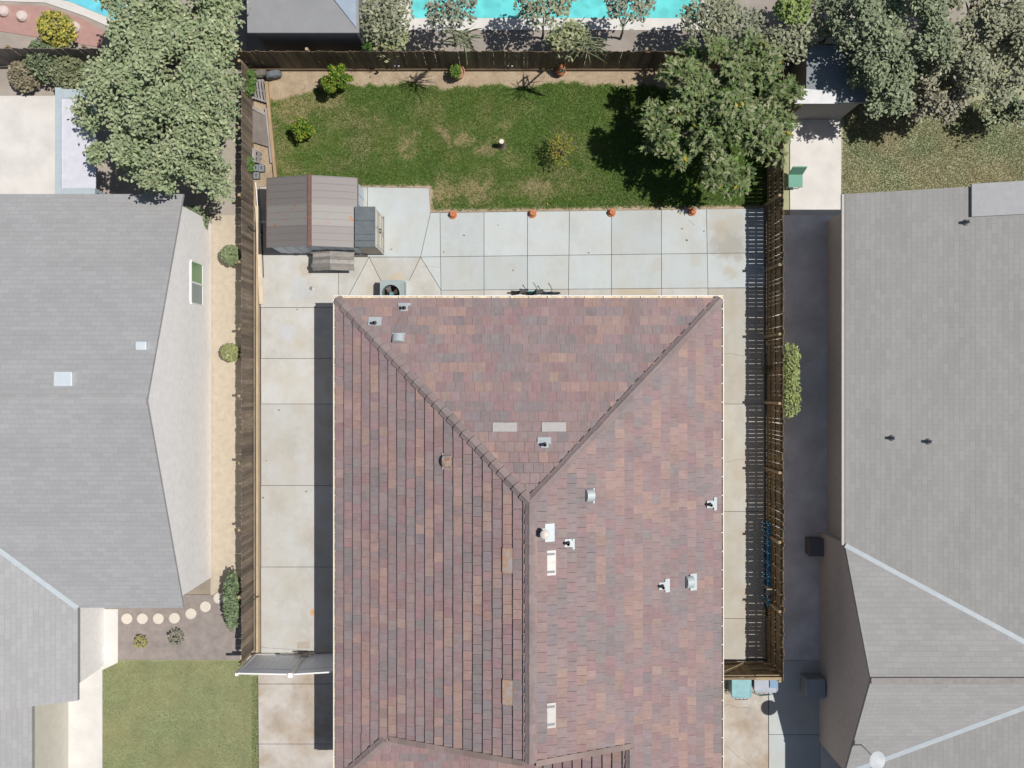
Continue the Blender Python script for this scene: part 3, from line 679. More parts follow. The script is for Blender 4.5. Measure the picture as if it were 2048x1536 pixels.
# ------------------------------------------------------------------ foliage generators
FIG = np.array([(0, -.5, 0), (.09, -.38, .03), (.33, -.36, -.05), (.15, -.16, .05), (.45, .12, -.07), (.14, .08, .05), (.15, .32, .03), (0, .6, -.10), (-.15, .32, .03), (-.14, .08, .05), (-.45, .12, -.07), (-.15, -.16, .05), (-.33, -.36, -.05), (-.09, -.38, .03)])
OVAL = np.array([(0, -.5, 0), (.26, -.12, .05), (.2, .22, .03), (0, .5, -.06), (-.2, .22, .03), (-.26, -.12, .05)])
BLADE = np.array([(-.06, 0, 0), (.06, 0, 0), (.05, .55, .08), (0, 1.0, -.06), (-.05, .55, .08)])
def orient(n, dirs=None, tilt=.5):
    """per-leaf bases: y along a mostly horizontal direction, z up with tilt"""
    if dirs is None: a = RNG.uniform(0, 2 * math.pi, n); y = np.stack([np.cos(a), np.sin(a), RNG.uniform(-.6, .25, n)], 1)
    else: y = dirs
    y = y / np.linalg.norm(y, axis=1, keepdims=True)
    z = np.stack([RNG.normal(0, tilt, n), RNG.normal(0, tilt, n), np.ones(n)], 1)
    z -= y * (z * y).sum(1, keepdims=True); z /= np.linalg.norm(z, axis=1, keepdims=True); x = np.cross(y, z)
    return x, y, z
def leaves(name, P, size, cols, tmpl, parent, dirs=None, tilt=.5, kind='stuff'):
    n = len(P); x, y, z = orient(n, dirs, tilt); s = size[:, None, None]; k = len(tmpl)
    V = P[:, None, :] + s * (tmpl[None, :, 0:1] * x[:, None] + tmpl[None, :, 1:2] * y[:, None] + tmpl[None, :, 2:3] * z[:, None])
    o = np_obj(name, V.reshape(-1, 3), np.arange(n * k).reshape(n, k), m_leaf, cols, parent); o['kind'] = kind; return o
def blob_points(blobs, n, shell=.55, top=-.35):
    vol = np.array([b[3] * b[4] * b[5] for b in blobs]) ** .67; ch = RNG.choice(len(blobs), n, p=vol / vol.sum()); B = np.array(blobs)[ch]
    d = RNG.normal(0, 1, (n, 3)); d /= np.linalg.norm(d, axis=1, keepdims=True); d[:, 2] = np.where(d[:, 2] < top, -d[:, 2] * .7, d[:, 2])
    r = shell + (1 - shell) * RNG.uniform(0, 1, n) ** .6
    return B[:, :3] + d * r[:, None] * B[:, 3:6], d
def pick(pal, n, k=.25):
    p = np.array(pal); return p[RNG.integers(0, len(p), n)] * RNG.uniform(1 - k, 1 + k, (n, 1))
def trunk(parent, base, tips, r=.1, mat=None):
    mb = MB(); b = Vector(base); f = b + (sum((Vector(t) for t in tips), Vector()) / len(tips) - b) * .35
    mb.tube([b, (b + f) / 2 + Vector((.03, .02, 0)), f], [r, r * .85, r * .7], 9); mb.build('trunk', mat or m_bark, parent, smooth=True)
    mb = MB()
    for t in tips:
        t = Vector(t); m = f.lerp(t, .55) + Vector((random.uniform(-.1, .1), random.uniform(-.1, .1), .12)) * r * 6
        mb.tube([f, m, t], [r * .55, r * .38, r * .12], 6)
    mb.build('branch', mat or m_bark, parent, smooth=True)
def tree(name, label, cat, base, blobs, n, size, pal, tmpl=OVAL, group=None, r=.1, shell=.5, tilt=.6, cl=1, crown='crown', clump=0):
    root = thing(name, label, cat, base, group); trunk(root, base, [(b[0], b[1], b[2] - b[5] * .1) for b in blobs], r)
    if clump:
        sub = []
        for b in blobs:
            for k in range(clump):
                d_ = Vector((random.gauss(0, 1), random.gauss(0, 1), abs(random.gauss(0, .8)))).normalized(); q = random.uniform(.18, .36)
                sub.append((b[0] + d_.x * b[3] * .8, b[1] + d_.y * b[4] * .8, b[2] + d_.z * b[5] * .8, b[3] * q, b[4] * q, b[5] * q * 1.1))
        blobs = sub
    if cl > 1:
        T, d = blob_points(blobs, n // cl, shell); P = np.repeat(T, cl, 0) + RNG.normal(0, size * .9, (len(T) * cl, 3)); cc = np.repeat(pick(pal, len(T), .18), cl, 0) * RNG.uniform(.8, 1.2, (len(P), 1))
    else: P, d = blob_points(blobs, n, shell); cc = pick(pal, n)
    P[:, 2] = np.maximum(P[:, 2], .03)
    leaves(crown, P, size * RNG.uniform(.7, 1.3, len(P)), cc, tmpl, root, tilt=tilt); return root

# big fig tree in the corner -------------------------------------
fb = W(1440, 265, 0)
fig = thing('fig_tree', 'large spreading fig tree with broad lobed grey green leaves in the back right corner', 'tree', fb)
FB = []
for px, py, z, rx, rz in [(1335, 205, 2.5, .85, .7), (1345, 275, 2.3, .75, .7), (1325, 290, 1.7, .55, .5), (1385, 160, 2.7, .9, .7), (1410, 235, 3.1, 1.1, .9), (1375, 315, 2.3, .7, .6), (1440, 310, 2.7, .95, .8), (1450, 170, 3.2, 1.0, .8),
                          (1500, 240, 3.0, 1.1, .9), (1425, 360, 2.0, .75, .6), (1470, 355, 2.0, .55, .5), (1520, 150, 3.0, .9, .7), (1440, 120, 2.8, .8, .6), (1375, 130, 2.3, .6, .5), (1540, 280, 2.7, .7, .6), (1560, 170, 2.8, .7, .6), (1560, 235, 2.6, .5, .5), (1320, 250, 2.9, .6, .5), (1522, 212, 2.9, .6, .5), (1530, 265, 2.6, .5, .45), (1530, 120, 2.9, .6, .5), (1465, 215, 3.2, .8, .6), (1350, 165, 2.8, .6, .5), (1500, 115, 2.8, .8, .6), (1350, 240, 2.7, .7, .5)]:
    z += .35; p = W(px, py, z); FB.append((p.x, p.y, z, rx, rx, rz))
SUB = []
for b in FB:
    for k in range(4):
        t = random.uniform(0, 6.28); q = random.uniform(.35, .85)
        SUB.append((b[0] + math.cos(t) * b[3] * q, b[1] + math.sin(t) * b[3] * q, b[2] + random.uniform(-.35, .35), b[3] * .42, b[3] * .42, b[5] * .5))
trunk(fig, fb, [(b[0], b[1], b[2]) for b in FB], .17)
nt_ = 880; T, d = blob_points(SUB, nt_, .55, -.1)
NL = 11; P = np.repeat(T, NL, 0); a = RNG.uniform(0, 2 * math.pi, len(P)); dirs = np.stack([np.cos(a), np.sin(a), RNG.uniform(-.55, .35, len(P))], 1)
P = P + dirs * RNG.uniform(.06, .22, (len(P), 1)) + RNG.normal(0, .03, P.shape)
FP = [(.17, .22, .085), (.22, .26, .115), (.14, .20, .065), (.275, .295, .16), (.11, .17, .055)]
cc = pick(FP, len(P), .22); young = np.repeat(RNG.uniform(0, 1, nt_) < .16, NL) & (RNG.uniform(0, 1, len(P)) < .7); cc[young] = pick([(.16, .29, .06), (.14, .25, .055)], young.sum(), .2)
yel = RNG.uniform(0, 1, len(P)) < .006; cc[yel] = (.45, .36, .04)
S = RNG.uniform(.11, .22, len(P)); S[young] *= .7
top = np.argsort(-(P[:, 2] * 2 + S * 6 + RNG.uniform(0, 1.5, len(P))))[:300]; rest = np.setdiff1d(np.arange(len(P)), top)
leaves('foliage', P[rest], S[rest], cc[rest], FIG, fig, dirs=dirs[rest], tilt=.6)
lm = MB(); lm.face([tuple(v) for v in FIG]); lmesh = lm.mesh('leaf', m_leaf_o)
for i in top:
    y = Vector(dirs[i]).normalized(); z = Vector((random.gauss(0, .4), random.gauss(0, .4), 1)); z = (z - y * z.dot(y)).normalized(); x = y.cross(z); s = S[i]; p = P[i]
    piece('leaf', lmesh, fig, None, color=tuple(cc[i]), matrix=Matrix(((x.x * s, y.x * s, z.x * s, p[0]), (x.y * s, y.y * s, z.y * s, p[1]), (x.z * s, y.z * s, z.z * s, p[2]), (0, 0, 0, 1))))
# citrus shrubs ---------------------------------------------------
CIT = [(.07, .16, .018), (.105, .215, .02), (.14, .25, .025), (.05, .115, .015), (.20, .27, .025), (.34, .32, .025)]
def shrub(label, px, py, z, rr, n, pal, size=.085, shell=.2, name='citrus_tree', sub=8):
    p = W(px, py, z); b = (p.x, p.y, 0); blobs = []
    for i in range(sub):
        t = 2 * math.pi * i / sub + random.random(); k = random.uniform(.4, .8)
        blobs.append((p.x + math.cos(t) * rr * k, p.y + math.sin(t) * rr * k, z + random.uniform(-.25, .2), rr * random.uniform(.25, .5), rr * random.uniform(.25, .5), rr * .5))
    blobs.append((p.x, p.y, z + .1, rr * .5, rr * .5, rr * .6))
    return tree(name, label, 'shrub', b, blobs, n, size, pal, OVAL, r=.03, shell=shell, tilt=.8)
shrub('dense round yellow green citrus shrub against the back fence', 673, 157, 1.05, .58, 2300, CIT)
shrub('smaller yellow green citrus shrub standing alone on the left of the lawn', 606, 258, .65, .45, 1100, CIT, .085)
shrub('sparse leafless looking shrub with yellow leaves in the right half of the lawn', 1124, 297, .95, .6, 330, [(.28, .27, .03), (.18, .2, .03), (.34, .30, .04)], .075, .2)
tw = MB(); p0 = W(1120, 302, 0)
st = thing('fallen_branches', 'grey bare twigs spread inside the sparse yellow shrub', 'twigs', p0)
for i in range(26):
    a = random.uniform(0, 6.28); l = random.uniform(.3, .75); tw.tube([(p0.x + .1, p0.y, .35), (p0.x + math.cos(a) * l * .5, p0.y + math.sin(a) * l * .5, .75), (p0.x + math.cos(a) * l, p0.y + math.sin(a) * l, 1.0 + random.uniform(-.1, .2))], [.012, .008, .004], 5)
tw.build('twig', flat('grey twig', (.3, .24, .2), .9), st)
# fan palms leaning over the back fence (their shadows fall on the lawn)
def palm(label, px, py, h, base):
    sh = W(px, py, 0); top_ = Vector((sh.x + .469 * h, sh.y, h)); root = thing('palm_plant', label, 'palm', base)
    MB().tube([base, Vector(base).lerp(top_, .5) + Vector((0, .25, .2)), top_], [.05, .04, .03], 7).build('trunk', m_bark, root, smooth=True)
    n = 46; a = RNG.uniform(0, 2 * math.pi, n); dirs = np.stack([np.cos(a), np.sin(a) * .8 - .25, RNG.uniform(-1.2, .35, n)], 1); P = np.repeat(np.array([tuple(top_)]), n, 0) + RNG.normal(0, .09, (n, 3))
    leaves('frond', P, RNG.uniform(.45, .85, n), pick([(.20, .25, .13), (.24, .27, .15)], n), BLADE * np.array([.24, 1, 1]), root, dirs=dirs, tilt=.3)
palm('slender palm leaning over the back fence by the pot with plant hoops', 1046, 178, 4.2, (2.5, 11.9, 0))
palm('slender palm leaning over the back fence above the round potted shrub', 826, 166, 4.2, (-1.4, 12.1, 0))
tree('garden_weed', 'green weed poking over the left end of the back fence', 'weed', (WX(736, 1), 11.55, 0), [(WX(736, 1.9), 11.5, 1.95, .14, .14, .2)], 50, .14, [(.09, .2, .03)], BLADE, r=.01)
for lab, px, py, z, rr in (('leafy green weed in the back left corner beside the tyres', 497, 158, .6, .30), ('leafy green weed under the left fence in front of the pallets', 496, 178, .7, .26), ('leafy green weed by the left fence next to the grey blocks', 497, 328, .6, .24)):
    p = W(px, py, z); tree('garden_weed', lab, 'weed', (p.x, p.y, 0), [(p.x, p.y, z, rr, rr * 1.2, .3)], 130, .15, [(.10, .19, .04), (.08, .15, .035), (.13, .2, .06)], OVAL, r=.012)
p = W(1533, 740, .5); tree('garden_weed', 'dusty weed growing at the foot of the right fence', 'weed', (p.x, p.y, 0), [(p.x, p.y, .45, .18, .2, .35)], 130, .09, [(.12, .14, .04), (.09, .1, .04)], BLADE, r=.01)

# ------------------------------------------------------------------ yard objects
# metal garden shed
sx0, sx1, sy0, sy1, sez, srz = -8.41, -5.31, 4.68, 7.08, 1.72, 2.12; sxm = WX(619, srz)
shed = thing('metal_shed', 'large grey brown metal garden shed with ribbed gable roof and rust spots', 'shed', ((sx0 + sx1) / 2, (sy0 + sy1) / 2, 0))
m_shroof = rusty('shed roof metal', (.188, .172, .166), (.24, .13, .09), .70, .72, 4.5, .5, .1)
m_shroof2 = rusty('faded shed roof metal', (.232, .22, .206), (.33, .13, .06), .615, .64, 3.3, .5, .1)
m_shwall = flat('pale shed wall metal', (.52, .60, .66), .5)
m_shtrim = rusty('brown shed trim', (.19, .10, .08), (.27, .17, .13), .5, .8, 6)
npan = 10; pw_ = (sy1 - sy0) / npan
for i in range(npan):
    y0, y1 = sy1 - pw_ * (i + 1), sy1 - pw_ * i
    for (xa, za, xb, zb) in ((sx0, sez, sxm, srz), (sxm, srz, sx1, sez)):
        mb = MB(); mt = m_shroof2 if i in (4, 5, 6) else m_shroof
        mb.hexa([(xa, y0 + .004, za - .02), (xb, y0 + .004, zb - .02), (xb, y1 - .004, zb - .02), (xa, y1 - .004, za - .02)], [(xa, y0 + .004, za), (xb, y0 + .004, zb), (xb, y1 - .004, zb), (xa, y1 - .004, za)])
        mb.bar((xa, y1 - .012, za + .012), (xb, y1 - .012, zb + .012), .022, .03); mb.build('roof_panel', mt, shed)
MB().hexa([(sxm - .07, sy0 - .02, srz - .02), (sxm + .07, sy0 - .02, srz - .02), (sxm + .07, sy1 + .02, srz - .02), (sxm - .07, sy1 + .02, srz - .02)], [(sxm - .05, sy0 - .02, srz + .035), (sxm + .05, sy0 - .02, srz + .035), (sxm + .05, sy1 + .02, srz + .035), (sxm - .05, sy1 + .02, srz + .035)]); 
rb = MB(); rb.hexa([(sxm - .07, sy0 - .02, srz - .025), (sxm + .07, sy0 - .02, srz - .025), (sxm + .07, sy1 + .02, srz - .025), (sxm - .07, sy1 + .02, srz - .025)], [(sxm - .06, sy0 - .02, srz + .04), (sxm + .06, sy0 - .02, srz + .04), (sxm + .06, sy1 + .02, srz + .04), (sxm - .06, sy1 + .02, srz + .04)])
rb.build('ridge_cap', m_shtrim, shed)
et = MB(); et.box(sx0 - .025, sx0, sy0, sy1, sez - .06, sez + .01); et.box(sx1, sx1 + .025, sy0, sy1, sez - .06, sez + .01); et.build('eave_trim', m_shtrim, shed)
wb = MB(); a0, a1, b0, b1 = sx0 + .06, sx1 - .06, sy0 + .06, sy1 - .06
for k in range(12):
    ya, yb_ = b0 + (b1 - b0) * k / 12, b0 + (b1 - b0) * (k + 1) / 12
    wb.box(a1 - .02, a1 + (.0 if k % 2 else .012), ya + .004, yb_ - .004, .05, sez - .02); wb.box(a0 - .012 * (k % 2), a0 + .02, ya + .004, yb_ - .004, .05, sez - .02)
for k in range(14):
    xa, xb = a0 + (a1 - a0) * k / 14, a0 + (a1 - a0) * (k + 1) / 14; zt = sez - .03 + (srz - sez) * (1 - abs((xa + xb) / 2 - sxm) / (sxm - sx0)) * .9
    wb.box(xa + .004, xb - .004, b0 - .012 * (k % 2), b0 + .02, .05, zt); wb.box(xa + .004, xb - .004, b1 - .02, b1, .05, zt)
wb.build('wall', m_shwall, shed)
# plastic storage cabinet
kb = (-5.36, -4.64, 4.68, 6.07); kz = 1.86
cab = thing('storage_cabinet', 'beige plastic storage cabinet with slate blue lid beside the metal shed', 'cabinet', (-5.0, 5.35, 0))
m_cab = flat('beige plastic', (.46, .43, .36), .6); m_lid = plain('slate blue plastic', (.115, .135, .142), .6, .2, 5)
MB().box(kb[0] + .02, kb[1] - .05, kb[2] + .03, kb[3] - .03, .05, kz - .06).build('body', m_cab, cab, bevel=.015)
lq = MB(); yk = [kb[2], kb[2] + .22, kb[2] + .44, kb[2] + .9, kb[3]]
for i in range(4): lq.box(kb[0] - .02, kb[1] - .035, yk[i] + .003, yk[i + 1] - .003, kz - .05, kz)
lq.build('lid', m_lid, cab, bevel=.008)
m_cabd = flat('beige door plastic', (.50, .48, .41), .55)
for y0, y1 in ((kb[2] + .06, (kb[2] + kb[3]) / 2 - .006), ((kb[2] + kb[3]) / 2 + .006, kb[3] - .06)):
    d = MB(); d.box(kb[1] - .05, kb[1] - .015, y0, y1, .1, kz - .1)
    for z0, z1 in ((.2, .85), (.95, kz - .2)):
        d.box(kb[1] - .015, kb[1] - .003, y0 + .06, y0 + .08, z0, z1); d.box(kb[1] - .015, kb[1] - .003, y1 - .08, y1 - .06, z0, z1); d.box(kb[1] - .015, kb[1] - .003, y0 + .08, y1 - .08, z0, z0 + .02); d.box(kb[1] - .015, kb[1] - .003, y0 + .08, y1 - .08, z1 - .02, z1)
    do = d.build('door', m_cabd, cab); ym_ = y1 - .05 if y0 < 5.2 else y0 + .05
    MB().lathe((kb[1] - .014, ym_, 1.05), [(.028, 0), (.022, .03), (.035, .045), (.03, .06), (0, .062)], 10, (1, 0, 0)).build('handle', m_black, do)
b_ = MB(); b_.box(kb[0] + .02, kb[1] + .0, kb[2] + .0, kb[3] - .0, .0, .05); b_.build('base', flat('dark base', (.06, .065, .075), .7), cab)
MB().bar((kb[1] - .012, kb[2] + .024, .1), (kb[1] - .012, kb[2] + .024, kz - .06), .03, .03).build('corner_trim', flat('pale trim', (.7, .72, .72), .5), cab)
# wooden dog house
dx0, dx1, dy0, dy1, dez, drz = WX(624, .72), WX(708, .72), 4.02, 4.86, .70, .95; dxm = WX(660, .95)
dog = thing('dog_house', 'small weathered wooden dog house with plank roof in front of the metal shed', 'dog house', ((dx0 + dx1) / 2, 4.4, 0))
pb = MB(); nr = 7; pwid = (dy1 - dy0) / nr
for side, (xa, za, xb, zb) in enumerate(((dx0, dez, dxm, drz), (dx1, dez, dxm, drz))):
    for i in range(nr):
        y0 = dy0 + pwid * i; mb = MB(); e = random.uniform(-.03, .03); h = random.uniform(0, .012)
        xa2 = xa + (e if side else -e)
        p = [(xa2, y0, za + h), (xb, y0, zb + h), (xb, y0 + pwid + .005, zb + h + .01), (xa2, y0 + pwid + .005, za + h + .01)]
        if side: p = p[::-1]
        mb.hexa([(x_, y_, z_ - .02) for x_, y_, z_ in p], p); mb.build('roof_plank', m_grey, dog)
wq = MB(); a0, a1, b0, b1 = dx0 + .14, dx1 - .18, dy0 + .12, dy1 - .08
wq.box(a0, a0 + .03, b0, b1, .05, dez + .02); wq.box(a1 - .03, a1, b0, b1, .05, dez + .02); wq.box(a0 + .03, a1 - .03, b1 - .03, b1, .05, dez + .1)
wq.box(a0 + .03, a0 + .38, b0, b0 + .03, .05, dez + .05); wq.box(a1 - .38, a1 - .03, b0, b0 + .03, .05, dez + .05); wq.box(a0 + .38, a1 - .38, b0, b0 + .03, .55, dez + .12); wq.box(a0, a1, b0, b1, .0, .05)
wq.build('wall', m_greyy, dog)
# air conditioner
ac = thing('air_conditioner', 'grey condenser unit with round fan opening tucked under the back gutter', 'air conditioner', (-4.25, 3.22, 0))
m_ac = flat('grey green enamel', (.30, .36, .365), .5); ax0, ax1, ay0, ay1, ah = -4.67, -3.83, 2.82, 3.68, .82
ch = [(ax0, ay0), (ax1, ay0), (ax1, ay1 - .13), (ax1 - .13, ay1), (ax0, ay1)]
sh_ = MB(); acx, acy, ar = -4.29, 3.20, .315
ring = [(acx + ar * math.cos(2 * math.pi * i / 32), acy + ar * math.sin(2 * math.pi * i / 32)) for i in range(32)]
outer = []
for i in range(32):                          # square-ish outer ring for the lid around the round opening
    t = 2 * math.pi * i / 32; c_, s_ = math.cos(t), math.sin(t)
    fx = ((ax1 if c_ > 0 else ax0) - acx) / c_ if abs(c_) > 1e-6 else 9; fy = ((ay1 if s_ > 0 else ay0) - acy) / s_ if abs(s_) > 1e-6 else 9
    k = min(abs(fx), abs(fy)); outer.append((acx + c_ * k, acy + s_ * k))
for i in range(32):
    j = (i + 1) % 32; sh_.face([(*ring[i], ah), (*outer[i], ah), (*outer[j], ah), (*ring[j], ah)]); sh_.face([(*ring[j], ah), (*ring[j], .12), (*ring[i], .12), (*ring[i], ah)])
    sh_.face([(*outer[i], ah), (*outer[i], .06), (*outer[j], .06), (*outer[j], ah)])
for cx_, cy_ in ((ax0, ay0), (ax1, ay0), (ax1, ay1), (ax0, ay1)): pass
sh_.build('housing', m_ac, ac)
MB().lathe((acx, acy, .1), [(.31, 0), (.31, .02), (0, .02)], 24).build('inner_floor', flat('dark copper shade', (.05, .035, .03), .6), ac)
fanb = MB(); fanb.lathe((acx, acy, .52), [(.09, 0), (.09, .16), (.06, .19), (0, .19)], 14)
fanb.build('fan_motor', flat('teal motor paint', (.16, .30, .33), .35, .2), ac)
for i in range(4):
    t = i * math.pi / 2 + .5; bl = MB(); u_, v_ = Vector((math.cos(t), math.sin(t), 0)), Vector((-math.sin(t), math.cos(t), 0)); c0 = Vector((acx, acy, .6))
    bl.hexa([c0 + u_ * .08 - v_ * .04, c0 + u_ * .28 - v_ * .11, c0 + u_ * .28 + v_ * .10 + Vector((0, 0, .07)), c0 + u_ * .08 + v_ * .04 + Vector((0, 0, .03))], [c0 + u_ * .08 - v_ * .04 + Vector((0, 0, .006)), c0 + u_ * .28 - v_ * .11 + Vector((0, 0, .006)), c0 + u_ * .28 + v_ * .10 + Vector((0, 0, .076)), c0 + u_ * .08 + v_ * .04 + Vector((0, 0, .036))])
    bl.build('fan_blade', flat('dark brown blade', (.06, .045, .035), .5, .1), ac)
gq = MB()
for rr in (.1, .17, .24, .3):
    gq.tube([(acx + rr * math.cos(2 * math.pi * i / 24), acy + rr * math.sin(2 * math.pi * i / 24), ah + .01) for i in range(25)], .003, 4, False)
gq.build('fan_guard', m_black, ac)
lv = MB()
for k in range(14): lv.box(ax1 - .11, ax1 - .02, ay0 + .03 + k * .05, ay0 + .05 + k * .05, ah, ah + .006)
lv.build('louvre', flat('louvre shade', (.24, .29, .295), .5), ac)
MB().box(ax0 - .08, ax1 + .12, ay0, ay1 + .06, .04, .085).build('pad', m_new, ac)
# upside down terracotta pots
POTL = ['terracotta pot turned upside down on the patio edge nearest the sheds', 'terracotta pot turned upside down on the patio edge, second from the sheds', 'terracotta pot turned upside down on the patio edge, third from the sheds', 'dark terracotta pot turned upside down in the shade of the fig tree']
pot = MB().lathe((0, 0, 0), [(.14, 0), (.145, .05), (.125, .055), (.085, .24), (.025, .24), (.02, .2), (0, .2)], 20)
pme = pot.mesh('body', m_terra, smooth=False); rim = MB().lathe((0, 0, 0), [(.148, 0), (.152, .0), (.152, .055), (.126, .058)], 20).mesh('rim', m_terra)
for lab, px, py in zip(POTL, (906, 1065, 1223, 1384), (430, 428, 426, 424)):
    p = W(px, py, .05); r_ = thing('flower_pot', lab, 'flower pot', p, 'terracotta pots turned upside down along the patio edge'); piece('body', pme, r_, p); piece('rim', rim, r_, p)
# potted shrub and pot with hoops by the back fence
p = W(917, 151, 0); r_ = thing('potted_shrub', 'green round shrub in a wide terracotta pot by the back fence', 'potted plant', p)
MB().lathe(p, [(.17, 0), (.24, .36), (.255, .36), (.255, .42), (.225, .42), (.2, .34), (0, .34)], 22).build('pot', flat('pink terracotta', (.50, .24, .17), .8), r_)
P, d = blob_points([(p.x - .06, p.y - .05, .55, .22, .26, .24)], 330, .3); leaves('foliage', P, RNG.uniform(.06, .11, 330), pick([(.11, .2, .03), (.07, .14, .02), (.15, .24, .04)], 330), OVAL, r_)
p = W(1121, 147, 0); r_ = thing('hoop_planter', 'terracotta pot with orange wire hoops and teal cactus by the back fence', 'potted plant', p)
MB().lathe(p, [(.12, 0), (.17, .28), (.18, .28), (.18, .33), (.15, .33), (.14, .27), (0, .27)], 18).build('pot', m_terra, r_)
hq = MB()
for i in range(6):
    a = i * math.pi / 6; hq.tube([(p.x + .17 * math.cos(a) * math.cos(t), p.y + .17 * math.sin(a) * math.cos(t), .33 + .42 * math.sin(t)) for t in np.linspace(0, math.pi, 10)], .012, 5)
hq.build('wire_hoop', flat('orange wire', (.42, .14, .05), .6), r_)
cq = MB()
for i in range(7): a = random.uniform(0, 6.28); k = random.uniform(0, .1); cq.tube([(p.x + k * math.cos(a), p.y + k * math.sin(a), .27), (p.x + k * 1.3 * math.cos(a), p.y + k * 1.3 * math.sin(a), random.uniform(.45, .7))], [.035, .03], 7)
cq.build('cactus', flat('teal cactus', (.06, .32, .28), .6), r_)
# tree stump
p = W(1003.5, 292, 0); st = thing('tree_stump', 'cut tree stump with pale sawn top standing on the lawn', 'stump', p)
MB().lathe(p, [(.17, 0), (.12, .08), (.095, .2), (.09, .55), (.085, .6)], 14).build('trunk', flat('stump bark', (.17, .13, .105), .95, 0, .3, 14, .5), st)
MB().lathe(p + Vector((0, 0, .598)), [(.086, 0), (.086, .006), (0, .006)], 14).build('cut_face', flat('sawn wood', (.70, .64, .55), .8), st)
# tyres
def tyre(label, px, py, yaw, mat):
    p = W(px, py, .29); r_ = thing('tyre', label, 'tyre', (p.x, p.y, 0), 'old tyres standing against the back fence')
    ax_ = (math.sin(yaw) * 1, math.cos(yaw), .12)
    MB().lathe(Vector((p.x, p.y, .29)) - Vector(ax_) * .11, [(.19, 0), (.27, .01), (.292, .05), (.292, .17), (.27, .21), (.19, .22), (.17, .2), (.17, .02), (.19, 0)], 28, ax_).build('tyre_body', mat, r_, smooth=True)
    tr = MB()
    for k in range(4):
        for i in range(28):
            pass
    for k in (.075, .11, .145): tr.lathe(Vector((p.x, p.y, .29)) - Vector(ax_) * (.11 - k + .012), [(.291, 0), (.299, .003), (.299, .021), (.291, .024)], 28, ax_)
    tr.build('tread', mat, r_)
tyre('old brown grey tyre standing in the very corner by the back fence', 519, 149, -.25, flat('dusty tyre rubber', (.16, .145, .12), .9, 0, .35, 8, .3))
tyre('old blue grey tyre standing against the back fence, lawn side of the brown one', 547, 150, -.22, flat('faded tyre rubber', (.15, .17, .185), .85, 0, .35, 8, .3))
# timber edging and planks on the left
def plank(label, a, b, w, h, z, mat, name='timber_plank', group=None):
    A, B = W(*a, z), W(*b, z); o = MB().bar(A, B, w, h).build(name, mat); tag(o, label, 'plank', group); return o
plank('long orange tan timber edging between the lawn and the junk strip', (533, 164), (551.5, 355), .11, .14, .08, m_tan, 'timber_edging')
plank('pale grey plank lying beside the tan timber edging', (531.5, 216), (542.5, 326), .07, .05, .10, m_greyy)
plank('long pale new board leaning along the concrete by the left fence', (514.5, 412), (523, 608), .15, .04, .14, m_pale)
o = MB().tube([W(511, 365, .05), W(515, 412, .05)], .02, 8).build('white_pipe', m_white); tag(o, 'short white plastic pipe lying past the end of the pale board', 'pipe')
o = MB().tube([W(524, 448, .06), W(525, 500, .06), W(527, 555, .06)], .018, 8).build('black_rod', m_black); tag(o, 'thin black rod lying on concrete between the board and the metal shed', 'rod')
o = MB().lathe(W(523.5, 464, .06), [(.035, 0), (.05, .02), (.03, .05), (0, .05)], 10).build('rod_knob', m_black, None); tag(o, 'small black knob lying on the thin black rod', 'knob')
o = MB().tube([W(497, 452, .9), W(504, 459, .5), W(511, 461, .06)], .02, 8).build('garden_hose', flat('green hose', (.02, .07, .035), .5)); tag(o, 'dark green hose hanging over the left fence beside the shed', 'hose')
o = MB().tube([W(500, 1205, .9), W(512, 1196, .4), W(518, 1192, .08)], .018, 8).build('garden_hose', flat('green hose', (.02, .07, .035), .5)); tag(o, 'short dark green hose by the left fence near the white gate', 'hose')
def pallet(label, corners, z, nb=5, lift=.1):
    pts = [W(x, y, z) for x, y in corners]; A, B, C, D = pts; ctr = (A + B + C + D) / 4; r_ = thing('wooden_pallet', label, 'pallet', (ctr.x, ctr.y, 0))
    for i in range(nb):
        t = (i + .5) / nb; a, b = A.lerp(B, t), D.lerp(C, t); MB().bar(a, b, (B - A).length / nb * .68, .02).build('slat', m_greyy, r_)
    for t in (.06, .5, .94):
        a, b = A.lerp(D, t), B.lerp(C, t); MB().bar(a - Vector((0, 0, .055)), b - Vector((0, 0, .055)), .06, .09).build('stringer', m_greyy, r_)
pallet('grey slatted pallet lying in the corner below the tyres', [(499, 160), (527, 158), (534, 206), (503, 196)], .22)
pallet('broken grey pallet leaning near the grey blocks', [(494, 290), (523, 306), (521, 327), (494, 319)], .25, 3)
A = [W(x, y, .14) for x, y in ((493, 214), (531, 232), (538, 294), (493, 280))]
o = MB().hexa([v - Vector((0, 0, .02)) for v in A][::-1], A[::-1]); mb = MB(); mb.hexa([tuple(v - Vector((0, 0, .02))) for v in A[::-1]], [tuple(v) for v in A[::-1]]); o = mb.build('plywood_sheet', m_ply); tag(o, 'big weathered brown plywood sheet lying by the left fence', 'plywood sheet')
o = MB().bar(W(494, 209, .18), W(531, 229, .16), .10, .05).build('timber_plank', m_grey); tag(o, 'grey weathered board along the top edge of the plywood sheet', 'plank')
o = MB().tube([W(495, 186, .1), W(508, 196, .1), W(519, 199, .1), W(533, 205, .08)], [.06, .05, .06, .04], 8).build('log', m_bark); tag(o, 'dark crooked log below the corner pallet', 'log')
